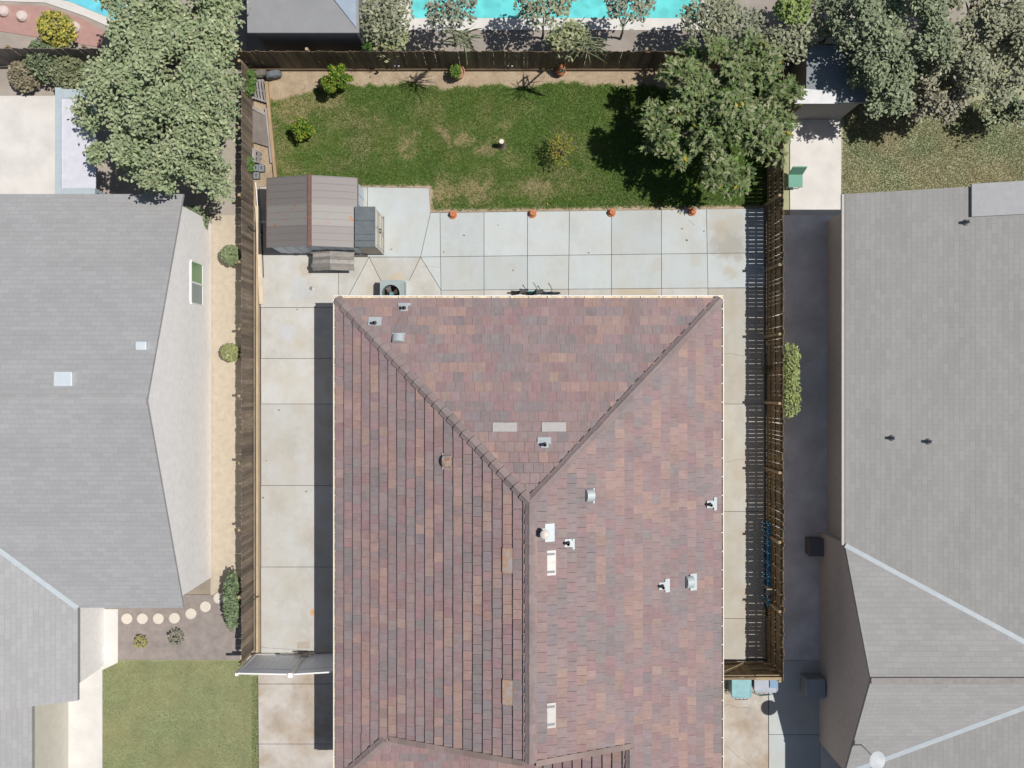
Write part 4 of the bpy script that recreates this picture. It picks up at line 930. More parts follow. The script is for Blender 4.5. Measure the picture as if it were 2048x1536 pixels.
def block(label, x0, y0, x1, y1):
    c0 = W((x0 + x1) / 2, (y0 + y1) / 2, .19); r_ = thing('battery_box', label, 'box', (c0.x, c0.y, 0), 'grey boxes by the left fence'); hw_, hh_ = (x1 - x0) / 2 / 55.4, (y1 - y0) / 2 / 55.4
    MB().box(c0.x - hw_, c0.x + hw_, c0.y - hh_, c0.y + hh_, 0, .17).build('body', m_rubber, r_, bevel=.01)
    MB().box(c0.x - hw_ - .005, c0.x + hw_ + .005, c0.y - hh_ - .005, c0.y + hh_ + .005, .172, .2).build('lid', flat('grey box lid', (.19, .21, .225), .7, 0, .25, 9), r_, bevel=.006)
    MB().box(c0.x - .012, c0.x + .012, c0.y - .05, c0.y + .05, .2, .225).build('handle', m_black, r_)
block('grey box by the left fence, upper left of three', 507, 329, 516.5, 342); block('grey box by the left fence, upper right of three', 517.5, 329, 528, 343); block('grey box by the left fence, lowest of three', 507, 344.5, 518, 357)
# garden ornaments by the fence
def pinwheel(label, px, py):
    p = W(px, py, 0); r_ = thing('garden_spinner', label, 'garden spinner', p)
    MB().tube([p, p + Vector((0, 0, .5))], .008, 5).build('stake', m_metal, r_)
    for i in range(4):
        a = i * math.pi / 2 + .4; q = MB(); c = p + Vector((0, 0, .5)); u_, v_ = Vector((math.cos(a), math.sin(a), .1)), Vector((-math.sin(a), math.cos(a), .2))
        q.hexa([c, c + u_ * .12, c + u_ * .12 + v_ * .06], [c + Vector((0, 0, .004)), c + u_ * .12 + Vector((0, 0, .004)), c + u_ * .12 + v_ * .06 + Vector((0, 0, .004))]); q.build('vane', flat('pale blue vane', (.5, .6, .68), .4), r_)
pinwheel('small pale blue garden spinner by the back fence, left of the round potted shrub', 798, 138); pinwheel('small pale blue garden spinner by the back fence, right of the round potted shrub', 1021, 138)
# bicycles under the back eave
def bicycle(label, cx, y, colr, L=.92, tilt=.06):
    r_ = thing('bicycle', label, 'bicycle', (cx, y, .045), 'bicycles parked under the back gutter'); wr = .24; z0 = .045 + wr
    rear, front = Vector((cx - L * .36, y, z0)), Vector((cx + L * .36, y, z0)); fm = flat('bicycle frame paint', colr, .35)
    for c in (rear, front):
        t = MB(); t.tube([c + Vector((wr * math.cos(a), 0, wr * math.sin(a))) for a in np.linspace(0, 2 * math.pi, 25)], .03, 6, False); wo_ = t.build('wheel', m_black, r_)
        s_ = MB()
        for k in range(8): a = k * math.pi / 4; s_.tube([c, c + Vector((wr * math.cos(a), 0, wr * math.sin(a)))], .003, 4)
        s_.build('spokes', m_metal, wo_)
    bb = Vector((cx - .04, y, z0 - .02)); seat = Vector((cx - .16, y, z0 + .36)); head = Vector((cx + L * .27, y, z0 + .34))
    f = MB(); f.tube([bb, seat], .016, 6); f.tube([bb, head], .018, 6); f.tube([seat - Vector((0, 0, .06)), head], .016, 6); f.tube([rear, bb], .012, 6); f.tube([rear, seat - Vector((0, 0, .06))], .012, 6); f.tube([head + Vector((0, 0, .08)), front], .016, 6); f.build('frame', fm, r_)
    q = MB(); q.hexa([seat + Vector(v) for v in ((-.16, -.1, .02), (.14, -.05, .02), (.14, .05, .02), (-.16, .1, .02))], [seat + Vector(v) for v in ((-.15, -.09, .07), (.13, -.045, .06), (.13, .045, .06), (-.15, .09, .07))]); q.build('saddle', m_black, r_, bevel=.015)
    hb = MB(); h0 = head + Vector((0, 0, .16)); hb.tube([h0 + Vector((-.06, -.24, .03)), h0 + Vector((.02, -.1, 0)), h0 + Vector((.02, .1, 0)), h0 + Vector((-.06, .24, .03))], .012, 6); hb.tube([head, h0], .014, 6); hb.build('handlebar', m_black, r_)
    for s in (-1, 1): MB().tube([h0 + Vector((-.06, s * .24, .03)), h0 + Vector((-.1, s * .3, .03))], .018, 6).build('grip', fm, r_)
    MB().box(bb.x - .05, bb.x + .05, y + .08, y + .14, z0 - .14, z0 - .12).build('pedal', m_black, r_)
bicycle('small bicycle with teal frame under the back gutter', .58, 3.30, (.03, .42, .38), 1.0); bicycle('small bicycle with dark blue frame under the back gutter', 1.12, 3.27, (.03, .08, .16), 1.0)
# extension ladder on the right fence
lad = thing('extension_ladder', 'blue extension ladder hung on its edge along the right fence', 'ladder', (9.0, -6.3, 0)); m_lad = flat('blue fibreglass', (.03, .18, .30), .45, 0, .3, 6)
for x_, z_, y0, y1 in ((9.06, .30, WY(1037), WY(1203)), (9.09, .72, WY(1037), WY(1203)), (9.17, .74, WY(1042), WY(1206)), (9.15, .34, WY(1042), WY(1206))):
    MB().bar((x_, y0, z_), (x_, y1, z_), .035, .085).build('side_rail', m_lad, lad)
rm_ = MB(); rm_.tube([(9.06, 0, .30), (9.09, 0, .72)], .016, 7); rme = rm_.mesh('rung', m_metal)
for i in range(10): piece('rung', rme, lad, (0, WY(1050) - i * .30, 0))
rm_ = MB(); rm_.tube([(9.15, 0, .34), (9.17, 0, .74)], .016, 7); rme = rm_.mesh('rung', m_metal)
for i in range(10): piece('rung', rme, lad, (0, WY(1056) - i * .30, 0))
hk = MB(); hk.bar((9.28, -5.6, .8), (9.02, -5.6, .66), .03, .02); hk.bar((9.28, -7.4, .8), (9.02, -7.4, .66), .03, .02); hk.build('hook', m_metal, lad)
def spool(label, px, py, z, solid):
    p = W(px, py, z); r_ = thing('wooden_spool', label, 'spool', (p.x, p.y, 0), 'round wooden ends on the right fence')
    MB().tube([(p.x, p.y, 0), (p.x, p.y, z - .06)], .05, 10).build('post', m_rail, r_)
    if solid: MB().lathe((p.x, p.y, z - .06), [(.11, 0), (.115, .03), (.11, .06), (0, .06)], 18).build('disc', flat('tan disc', (.42, .34, .22), .8), r_)
    else:
        q = MB(); q.lathe((p.x, p.y, z - .06), [(.08, 0), (.11, 0), (.11, .05), (.08, .05), (.08, 0)], 18)
        for k in range(3): a = k * math.pi / 3; u_ = Vector((math.cos(a), math.sin(a), 0)) * .09; q.bar(Vector((p.x, p.y, z - .035)) - u_, Vector((p.x, p.y, z - .035)) + u_, .02, .03)
        q.build('disc', flat('tan disc spoked', (.42, .36, .26), .7), r_)
spool('solid round tan disc at the lower end of the blue ladder', 1540, 1181, .85, True); spool('spoked round disc just below the solid one by the blue ladder', 1541, 1194, .85, False)
o = MB().bar(W(1529, 1216, .1), W(1530, 1317, .1), .06, .06).build('timber_post', m_tan); tag(o, 'pale timber pole lying along the foot of the right fence', 'pole')
o = MB().bar(W(1533.5, 1232, .1), W(1535, 1317, .1), .05, .06).build('timber_post', m_greyy); tag(o, 'grey timber pole lying beside the pale pole by the right fence', 'pole')
# wheelie bins
def bin_(label, x0, y0, x1, y1, z, col, inset):
    c = ((WX(x0, z) + WX(x1, z)) / 2, (WY(y0, z) + WY(y1, z)) / 2); hx, hy = (WX(x1, z) - WX(x0, z)) / 2, (WY(y0, z) - WY(y1, z)) / 2
    r_ = thing('wheelie_bin', label, 'bin', (*c, .05), 'wheelie bins behind the wooden gate'); m = plain('bin plastic', col, .5, .18, 3); md = flat('bin body plastic', sc(col, .6), .55)
    k = .8; MB().hexa([(c[0] - hx * k, c[1] - hy * k, .1), (c[0] + hx * k, c[1] - hy * k, .1), (c[0] + hx * k, c[1] + hy * k, .1), (c[0] - hx * k, c[1] + hy * k, .1)], [(c[0] - hx * .95, c[1] - hy * .95, z - .06), (c[0] + hx * .95, c[1] - hy * .95, z - .06), (c[0] + hx * .95, c[1] + hy * .95, z - .06), (c[0] - hx * .95, c[1] + hy * .95, z - .06)]).__class__
    b = MB(); b.hexa([(c[0] - hx * k, c[1] - hy * k, .1), (c[0] + hx * k, c[1] - hy * k, .1), (c[0] + hx * k, c[1] + hy * k, .1), (c[0] - hx * k, c[1] + hy * k, .1)], [(c[0] - hx * .95, c[1] - hy * .95, z - .06), (c[0] + hx * .95, c[1] - hy * .95, z - .06), (c[0] + hx * .95, c[1] + hy * .95, z - .06), (c[0] - hx * .95, c[1] + hy * .95, z - .06)]); b.build('body', md, r_, bevel=.03)
    l = MB(); n = 6; rows = []
    for i in range(n + 1):
        t = i / n * 2 - 1; rows.append((c[1] + t * hy, z - .045 * t * t))
    rc = .07
    pts = [(c[0] - hx + rc, c[1] - hy), (c[0] + hx - rc, c[1] - hy), (c[0] + hx, c[1] - hy + rc * 1.4), (c[0] + hx, c[1] + hy), (c[0] - hx, c[1] + hy), (c[0] - hx, c[1] - hy + rc * 1.4)]
    zz = lambda y: z - .05 * ((y - c[1]) / hy) ** 2; l.hexa([(x, y, z - .09) for x, y in pts], [(x, y, zz(y)) for x, y in pts]); lo = l.build('lid', m, r_, bevel=.025)
    if inset: MB().box(c[0] + hx * .28, c[0] + hx * .95, c[1] - hy * .35, c[1] + hy * .8, z - .002, z + .006).build('lid_label', flat('blue label', (.16, .28, .42), .5), lo)
    h = MB(); hy_ = c[1] - hy - .06; h.tube([(c[0] - hx * .6, hy_, z - .1), (c[0] + hx * .6, hy_, z - .1)], .012, 6)
    for e in (-.6, -.15, .25, .6): h.tube([(c[0] + hx * e, hy_, z - .1), (c[0] + hx * e, c[1] - hy + .03, z - .09)], .01, 6)
    h.build('handle', m_black, r_)
    for s in (-1, 1): MB().lathe((c[0] + s * hx * .7 - .02, c[1] - hy * .75, .15), [(.1, 0), (.1, .04), (0, .04)], 12, (1, 0, 0)).build('wheel', m_black, r_)
bin_('faded teal wheelie bin nearest the house wall', 1464, 1355, 1504, 1398, 1.05, (.20, .40, .43), False)
bin_('grey blue wheelie bin with blue label, next to the teal one', 1509, 1353, 1557, 1387, 1.08, (.33, .37, .43), True)
wq = MB()
for i in range(8): wq.tube([W(1452 + random.uniform(0, 10), 1372 + random.uniform(-8, 8), .06), W(1448 + random.uniform(0, 18), 1380 + random.uniform(-5, 12), .1)], .008, 5)
o = wq.build('twig_pile', flat('dark twigs', (.05, .04, .03), .9)); tag(o, 'few dark twigs on concrete between the house and the teal bin', 'twigs')
o = MB().tube([W(1506, 1366, .9), W(1509, 1386, .5), W(1520, 1392, .1), W(1540, 1390, .08)], .014, 6).build('garden_hose', flat('teal hose', (.06, .2, .2), .5)); tag(o, 'thin teal hose curling between the two wheelie bins', 'hose')
m_crack = flat('dark crack', (.16, .145, .12), .95)
def crack(parent, pts, w=.009):
    mb = MB(); q = []
    for (ax_, ay_), (bx_, by_) in zip(pts[:-1], pts[1:]):
        for t in (0, .33, .66): q.append((ax_ + (bx_ - ax_) * t + random.uniform(-1.2, 1.2), ay_ + (by_ - ay_) * t + random.uniform(-1.2, 1.2)))
    q.append(pts[-1])
    for a_, b_ in zip(q[:-1], q[1:]): mb.bar(W(*a_, .0505), W(*b_, .0505), w * random.uniform(.6, 1.3), .003)
    mb.build('crack', m_crack, parent)
crack(bpy.data.objects['side_path'], [(1448, 707), (1470, 708), (1490, 712)]); crack(bpy.data.objects['side_path'], [(1449, 925), (1470, 920), (1494, 918)]); crack(bpy.data.objects['front_path'], [(1448, 1412), (1460, 1410), (1474, 1415), (1503, 1417)])
crack(bpy.data.objects['front_path'], [(1450, 1490), (1475, 1512), (1510, 1540)]); crack(bpy.data.objects['patio'], [(1375, 440), (1388, 450)], .006); crack(bpy.data.objects['side_driveway'], [(523, 1294), (560, 1297), (600, 1300)], .008); crack(bpy.data.objects['house_apron'], [(843, 532), (880, 535)], .006)
# fallen leaves and crumbs
nl = 70; Xq = RNG.uniform(-9.1, 9.1, nl); Yq = np.where(RNG.uniform(0, 1, nl) < .6, RNG.uniform(4, 11.2, nl), RNG.uniform(-9, 4, nl)); okq = ((Yq > 3.6) | (np.abs(Xq) > 7.3)) & ~((Xq < -4.4) & (Yq < 7.4) & (Yq > 3.8))
Xq, Yq = Xq[okq], Yq[okq]; lo_ = leaves('fallen_leaves', np.stack([Xq, Yq, np.full(len(Xq), .075)], 1), RNG.uniform(.04, .10, len(Xq)), pick([(.42, .36, .08), (.30, .2, .09), (.2, .15, .08)], len(Xq)), OVAL, None, tilt=.15)
tag(lo_, 'scattered fallen yellow and brown leaves over the lawn and paving', 'leaves')

# ------------------------------------------------------------------ neighbours: left house
def shingle(name, c, swap):
    m, nt, N, L, bs = newmat(name); co = geo(nt); mp = N.new('ShaderNodeMapping'); L.new(co, mp.inputs[0]); mp.inputs['Rotation'].default_value = (0, 0, R(90) if swap else 0)
    b = N.new('ShaderNodeTexBrick'); L.new(mp.outputs[0], b.inputs['Vector']); b.inputs['Scale'].default_value = 1; b.inputs['Brick Width'].default_value = .33; b.inputs['Row Height'].default_value = .15; b.inputs['Mortar Size'].default_value = .006
    b.inputs['Color1'].default_value = (*sc(c, .95), 1); b.inputs['Color2'].default_value = (*sc(c, 1.05), 1); b.inputs['Mortar'].default_value = (*sc(c, .8), 1)
    st = noise(nt, co, .8, 6, .65, (.25, 1.4, 1) if swap is False else (1.4, .25, 1)); a = mix(nt, 1.0, b.outputs['Color'], ramp(nt, st, [(.25, .92), (.75, 1.07)]), 'MULTIPLY')
    a = mix(nt, 1.0, a, ramp(nt, noise(nt, co, 70, 2, .6), [(.2, .93), (.8, 1.07)]), 'MULTIPLY')
    L.new(a, bs.inputs['Base Color']); bs.inputs['Roughness'].default_value = .95; bump(nt, bs, b.outputs['Fac'], -.3, .01); return m
m_nroof = shingle('pale grey shingle', (.345, .345, .35), False); m_nroofv = shingle('pale grey wing shingle', (.345, .345, .35), True); m_nroof2 = shingle('warm grey shingle', (.33, .325, .31), True)
m_nwall = flat('white stucco', (.86, .845, .82), .9); m_cream = flat('cream siding', (.60, .58, .50), .8); m_valley = flat('valley flashing', (.45, .50, .53), .5)
m_brick = flat('pale brown wall', (.58, .53, .48), .9)
def slabroof(parent, faces, mat, t=.12, name='roof'):
    mb = MB()
    for f in faces:
        f = [Vector(p) for p in f]
        if (f[1] - f[0]).cross(f[2] - f[1]).z < 0: f = f[::-1]
        mb.hexa([p - Vector((0, 0, t)) for p in f], f)
    return mb.build(name, mat, parent)
nh = thing('house', 'neighbouring house on the left with grey roof and white gable wall', 'house', (-14, -1, 0))
GXE, NY, SY, RY, ZE, ZR = -10.90, 6.3, -7.42, -.5, 2.75, 5.65
sN, sS = (ZR - ZE) / (NY - RY), (ZR - ZE) / (RY - SY); XV = -14.4; zV = lambda x: ZE + sS * (XV - x)
xl = -24
slabroof(nh, [[(GXE, NY, ZE), (GXE, RY, ZR), (xl, RY, ZR), (xl, NY, ZE)], [(GXE, RY, ZR), (GXE, SY, ZE), (XV, SY, ZE), (XV - (RY - SY), RY, ZR)], [(XV - (RY - SY), RY, ZR), (xl, RY, ZR), (xl, RY - .5, ZR)]], m_nroof)
slabroof(nh, [[(XV, SY, ZE), (XV, -10.5, ZE), (XV - 6.9, -10.5, ZR), (XV - 6.9, RY, ZR)]], m_nroofv, name='wing_roof')
MB().bar((XV, SY, ZE + .03), (XV - 6.9, RY, ZR + .03), .16, .02).build('valley_flashing', m_valley, nh)
MB().bar((xl, RY, ZR + .02), (GXE, RY, ZR + .02), .22, .04).build('ridge_cap', m_nroof, nh)
gw = MB(); gw.hexa([(GXE - .02, NY - .4, 0), (GXE - .02, SY + .4, 0), (GXE - .02, SY + .4, ZE), (GXE - .02, RY, ZR - .15), (GXE - .02, NY - .4, ZE)], [(GXE - .2, NY - .4, 0), (GXE - .2, SY + .4, 0), (GXE - .2, SY + .4, ZE), (GXE - .2, RY, ZR - .15), (GXE - .2, NY - .4, ZE)])
gw.build('gable_wall', m_nwall, nh); 
for bx_ in ((xl, GXE - .2, NY - .5, NY - .4), (XV + .0, GXE - .2, SY + .4, SY + .5), (XV - .5, XV - .4, -10.2, SY + .3), (-16.1, XV - .5, -10.3, -10.2)): MB().box(*bx_, 0, ZE - .1).build('wall', m_nwall, nh)
wq = MB(); y0, y1 = WY(608, 1.4), WY(528, 1.4); z0, z1 = 1.0, 2.05
for a, b2, c_, d_ in ((y0, y1, z1, z1 + .06), (y0, y1, z0 - .06, z0), (y0 - .05, y0, z0, z1), (y1, y1 + .05, z0, z1), ((y0 + y1) / 2 - .03, (y0 + y1) / 2 + .03, z0, z1)): wq.box(GXE - .02, GXE + .03, a, b2, c_, d_)
wf = wq.build('window', m_white, nh)
MB().box(GXE - .018, GXE + .008, (y0 + y1) / 2 + .03, y1, z0, z1).build('pane', flat('painted green reflection', (.17, .33, .16), .25), wf); MB().box(GXE - .018, GXE + .008, y0, (y0 + y1) / 2 - .03, z0, z1).build('pane', flat('grey screen pane', (.30, .36, .34), .5), wf)  # the green reflection is put into the first pane's base colour
def slope_z(y): return ZE + (NY - y) * sN
for px, py, sz in ((131, 758, .28), (286, 692, .17)):
    p = W(px, py, 5.0); zz = slope_z(p.y); p = W(px, py, zz); MB().box(p.x - sz, p.x + sz, p.y - sz * .8, p.y + sz * .8, zz - .2, zz + .18).build('roof_vent', flat('pale vent metal', (.55, .6, .64), .5), nh, bevel=.03)
# garage wing further left front
slabroof(nh, [[(-15.95, -10.55, 2.7), (-15.95, -18, 2.7), (-21, -18, 4.6), (-21, -10.55, 4.6)]], m_nroofv, name='garage_roof'); MB().box(-16.25, -16.1, -18, -10.55, 0, 2.6).build('garage_wall', m_cream, nh)
# left neighbour's ground
def sheet(name, poly, mat, z, t=.05):
    o = MB().prism(poly, z - t, z).build(name, mat); o['kind'] = 'structure'; return o
m_tand = plain('tan gravel', (.46, .40, .31), .95, .12, 5, world=True); m_mulch = plain('mulch', (.27, .235, .215), .95, .2, 3, world=True); m_pconc = plain('bleached concrete', (.62, .60, .57), .9, .12, 1.2, world=True)
m_dry = plain('neighbour soil', (.34, .30, .26), .95, .18, 1.1, world=True)
sheet('side_yard_gravel', pw((420, 430), (505, 430), (505, 1320), (420, 1320)), m_tand, -.03)
sheet('mulch_bed', pw((165, 1190), (480, 1190), (480, 1330), (165, 1330)), m_mulch, -.02)
sheet('entry_path', pw((160, 1218), (236, 1218), (236, 1325), (205, 1340), (205, 1640), (120, 1640), (120, 1335), (160, 1325)), m_pconc, .02)
sheet('back_terrace', pw((-160, 192), (112, 192), (112, 420), (-160, 420)), m_pconc, .02)
sheet('neighbour_yard', pw((-200, -120), (492, -120), (492, 430), (-200, 430)), m_dry, -.04)
def simple_lawn(name, poly, seed, pal, n, label):
    P_ = [Vector(W(x, y).to_2d()) for x, y in poly]; xs_ = [p.x for p in P_]; ys2 = [p.y for p in P_]
    X = RNG.uniform(min(xs_), max(xs_), n); Y = RNG.uniform(min(ys2), max(ys2), n); inside = np.ones(n, bool)
    ar = sum(P_[i].cross(P_[(i + 1) % len(P_)]) for i in range(len(P_))); sg = 1 if ar > 0 else -1
    for i in range(len(P_)):
        a, b = P_[i], P_[(i + 1) % len(P_)]; inside &= sg * ((b.x - a.x) * (Y - a.y) - (b.y - a.y) * (X - a.x)) > 0
    X, Y = X[inside], Y[inside]; t = np.clip(fbm(X * .8, Y * .8, seed) * 2.4 - .7 + RNG.normal(0, .08, len(X)), 0, 1)
    col = lerp(np.broadcast_to(np.array(pal[0]), (len(X), 3)), np.array(pal[1]), t) * RNG.uniform(.85, 1.15, (len(X), 1))
    o = blades(name, np.stack([X, Y, 0 * X - .015], 1), col, .012, .032, .016); tag(o, label, 'grass')
PL = [(503, 1352), (518, 1352), (520, 1640), (503, 1640)]
sheet('front_lawn', pw((205, 1320), (516, 1320), (519, 1640), (205, 1640)), plain('pale lawn', (.25, .27, .14), .95, .2, 1.3, world=True), -.01)
simple_lawn('grass', [(205, 1322), (502, 1322), (503, 1640), (205, 1640)], 41, [(.24, .31, .13), (.40, .35, .17)], 90000, 'pale front lawn grass of the left neighbour')
simple_lawn('grass', PL, 43, [(.10, .18, .02), (.16, .2, .03)], 7000, 'bright green strip of grass along the front driveway')
STEPL = ['first pale stepping stone from the cream entry path below the left house', 'second pale stepping stone from the cream entry path', 'third pale stepping stone from the cream entry path', 'middle pale stepping stone of the row below the grey roof', 'pale stepping stone at the bend of the row by the roof corner', 'second last pale stepping stone before the side gravel', 'last pale stepping stone of the row, nearest the side gravel']
for i, (px, py) in enumerate(((254, 1237), (285, 1237), (317, 1237), (349, 1236), (382, 1227), (411, 1213), (438, 1196))):
    o = MB().lathe(W(px, py, 0), [(.2, -.05), (.2, .03), (.17, .04), (0, .04)], 12).build('stepping_stone', flat('pale stone', (.62, .56, .48), .9)); tag(o, STEPL[i], 'stepping stone', 'stepping stones in a curved row below the left house')
# big tree of the left neighbour
OL = [(.29, .355, .195), (.34, .39, .225), (.26, .33, .175), (.37, .41, .24)]
blobs = []
for px, py, z, r_ in ((320, 60, 4.2, 1.7), (410, 60, 3.8, 1.3), (250, 180, 4.0, 1.5), (340, 180, 5.0, 1.9), (410, 180, 4.2, 1.3), (235, 280, 3.6, 1.2), (325, 290, 4.6, 1.7), (408, 290, 4.0, 1.3), (380, 370, 3.4, 1.0), (430, 360, 3.2, .8), (300, 340, 3.4, .9), (280, 10, 3.8, 1.4), (390, 0, 3.8, 1.4), (205, 225, 3.2, .9), (440, 120, 3.2, .8), (445, 235, 3.2, .75), (440, 20, 3.2, .8), (365, 120, 4.8, 1.2), (290, 120, 4.4, 1.1), (370, 240, 4.9, 1.1), (285, 240, 4.3, 1.1)):
    p = W(px, py, z); blobs.append((p.x, p.y, z, r_ * .8, r_ * .8, r_ * .7))
tree('broad_tree', 'huge pale grey green tree behind the left neighbouring house', 'tree', tuple(W(350, 220, 0)), blobs, 34000, .13, OL, OVAL, r=.3, shell=.6, tilt=.35, cl=8, clump=9)
blobs = []
for lab, px, py, z, r_, pal in (('low green shrubs along the left neighbour back fence', 95, 120, .8, .8, [(.2, .25, .14), (.16, .2, .11)]), ('olive shrub beside the left neighbour terrace', 140, 150, .8, .7, [(.2, .23, .12), (.24, .25, .14)]),
                                ('round yellow flowering bush on the red brick patio', 115, 60, 1.0, .62, [(.5, .42, .08), (.4, .4, .08), (.25, .27, .08)]), ('brownish dry shrub left of the terrace corner', 50, 150, .5, .6, [(.3, .27, .17), (.25, .22, .15)]),
                                ('small green shrub by the left house wall under the big tree', 390, 440, .6, .5, [(.2, .25, .14)]), ('narrow green hedge at the right end of the mulch bed', 465, 1200, .7, .5, [(.17, .23, .12), (.2, .26, .14)]),
                                ('green weed on gravel by the left fence near the window', 462, 510, .5, .35, [(.22, .27, .14)]), ('yellow green weed on gravel below the white gable', 462, 705, .5, .32, [(.3, .32, .14)])):
    p = W(px, py, z); ey = 2.2 if 'hedge' in lab else 1; tree('shrub', lab, 'shrub', (p.x, p.y, 0), [(p.x, p.y, z, r_ if ey == 1 else .3, r_ * ey, z * .8)], 1100, .12, pal, OVAL, r=.03)
tree('shrub', 'small grey plant in the middle of the mulch bed', 'shrub', tuple(W(352, 1275, 0)), [(*W(352, 1275, .25).to_2d(), .25, .3, .3, .2)], 120, .1, [(.25, .25, .18)], OVAL, r=.01)
tree('shrub', 'small yellow plant in the left half of the mulch bed', 'shrub', tuple(W(282, 1284, 0)), [(*W(282, 1284, .2).to_2d(), .2, .25, .25, .2)], 120, .09, [(.34, .32, .12)], OVAL, r=.01)
# patio cover on the left
pc = thing('patio_cover', 'slim patio cover with blue grey beams behind the left house', 'patio cover', (WX(135), WY(280), 0)); zc = 2.4
m_bluew = flat('blue grey beam paint', (.40, .47, .50), .6)
q = MB(); q.box(WX(110, zc), WX(122, zc), WY(388, zc), WY(175, zc), zc - .15, zc); q.box(WX(122, zc), WX(190, zc), WY(196, zc), WY(178, zc), zc - .15, zc); q.box(WX(122, zc), WX(190, zc), WY(388, zc), WY(376, zc), zc - .15, zc); q.build('beam', m_bluew, pc)
MB().box(WX(122, zc), WX(190, zc), WY(376, zc), WY(196, zc), zc - .08, zc - .05).build('roof_panel', flat('lilac white panel', (.58, .58, .64), .6), pc)
q = MB()
for x_, y_ in ((115, 380), (115, 182), (186, 380), (186, 182)): p = W(x_, y_, zc); q.bar((p.x, p.y, 0), (p.x, p.y, zc - .15), .1, .1)
q.build('post', m_bluew, pc)
# fences continuing the back line either side
fence('wooden_fence', 'grey brown fence behind the left neighbour yard', (-20, NORTH + .1), (LEFT - .1, NORTH + .1), (0, -1), wood('greyed fence board', (.24, .21, .185), (.17, .145, .125), rnd=.2), rails_in=False, gaps=(.001, .004))
fence('wooden_fence', 'grey brown fence behind the right neighbour yard', (RIGHT + .1, NORTH + .25), (20, NORTH + .25), (0, -1), wood('greyed fence board two', (.22, .2, .18), (.15, .135, .12), rnd=.2), rails_in=False, gaps=(.001, .004))

# ------------------------------------------------------------------ back neighbours
def water(name, c):
    m, nt, N, L, bs = newmat(name); co = geo(nt); v = N.new('ShaderNodeTexVoronoi'); v.feature = 'SMOOTH_F1'; v.inputs['Scale'].default_value = 3.2
    wv = N.new('ShaderNodeVectorMath'); wv.operation = 'MULTIPLY_ADD'; nz = N.new('ShaderNodeTexNoise'); nz.inputs['Scale'].default_value = 2.5; L.new(co, nz.inputs['Vector']); L.new(nz.outputs['Color'], wv.inputs[0]); wv.inputs[1].default_value = (.5, .5, .5); L.new(co, wv.inputs[2]); L.new(wv.outputs[0], v.inputs['Vector'])
    a = ramp(nt, v.outputs['Distance'], [(.2, sc(c, .92)), (.75, sc(c, 1.25))]); a = mix(nt, ramp(nt, noise(nt, co, .35, 2, .5), [(.35, 0.0), (.7, .35)]), a, sc(c, .72))
    L.new(a, bs.inputs['Base Color']); bs.inputs['Roughness'].default_value = .06; bump(nt, bs, noise(nt, co, 5, 3, .5), .12, .05); return m
m_pool = water('pool water', (.14, .60, .60)); m_pool2 = water('blue pool water', (.15, .56, .66))
sheet('back_yard_soil', pw((492, 137), (1640, 137), (1640, -200), (492, -200)), plain('back yard soil', (.30, .265, .235), .95, .22, .9, world=True), -.04)
sheet('pool_deck', pw((800, 60), (1420, 60), (1420, -200), (800, -200)), m_pconc, -.01)
sheet('swimming_pool', pw((822, 36), (1400, 36), (1400, -200), (822, -200)), m_pool, .0, .03)
sheet('brick_patio', pw((-200, 30), (205, 95), (205, 60), (160, 35), (90, 12), (-200, 0)), plain('red brick paving', (.40, .24, .21), .9, .12, 6, world=True), -.01)
sheet('pool_coping', pw((-200, -5), (90, 5), (170, 32), (215, 52), (262, 40), (262, -200), (-200, -200)), m_pconc, .0)
sheet('swimming_pool', pw((78, -8), (140, 3), (185, 22), (235, 42), (258, 5), (262, -200), (60, -200)), m_pool2, .02, .03)
for i, (px, py) in enumerate(((10, 24), (47, 34), (152, 56))):
    o = MB().lathe(W(px, py, 0), [(.2, -.03), (.2, .12), (.15, .2), (0, .22)], 14).build('garden_ball', flat('pinkish stone', (.62, .52, .48), .8)); tag(o, ('pale round stone at the left edge of the red brick patio', 'pale round stone left of the yellow flowering bush', 'pale round stone right of the yellow flowering bush')[i], 'stone')
bh = thing('outbuilding', 'grey flat roofed outbuilding behind the back left of the fence', 'outbuilding', (-7, 14, 0))
slabroof(bh, [[(-8.85, 11.75, 2.5), (-5.12, 11.75, 2.5), (-5.12, 17, 2.9), (-8.85, 17, 2.9)]], plain('mid grey roofing', (.26, .265, .275), .85, .08, 2)); MB().box(-8.7, -5.25, 11.9, 16.8, 0, 2.45).build('wall', flat('grey wall', (.2, .195, .19), .9), bh)
MB().hexa([(-6.0, 12.9, 2.62), (-5.2, 11.9, 2.53), (-5.2, 16, 2.84)], [(-6.0, 12.9, 2.64), (-5.2, 11.9, 2.55), (-5.2, 16, 2.86)]) .build('skylight', flat('blue grey sheet', (.31, .37, .44), .4), bh)
OP = [[(.29, .31, .20), (.33, .34, .22), (.26, .28, .18)], [(.30, .33, .18), (.34, .36, .19)], [(.26, .28, .2), (.29, .30, .22)]]
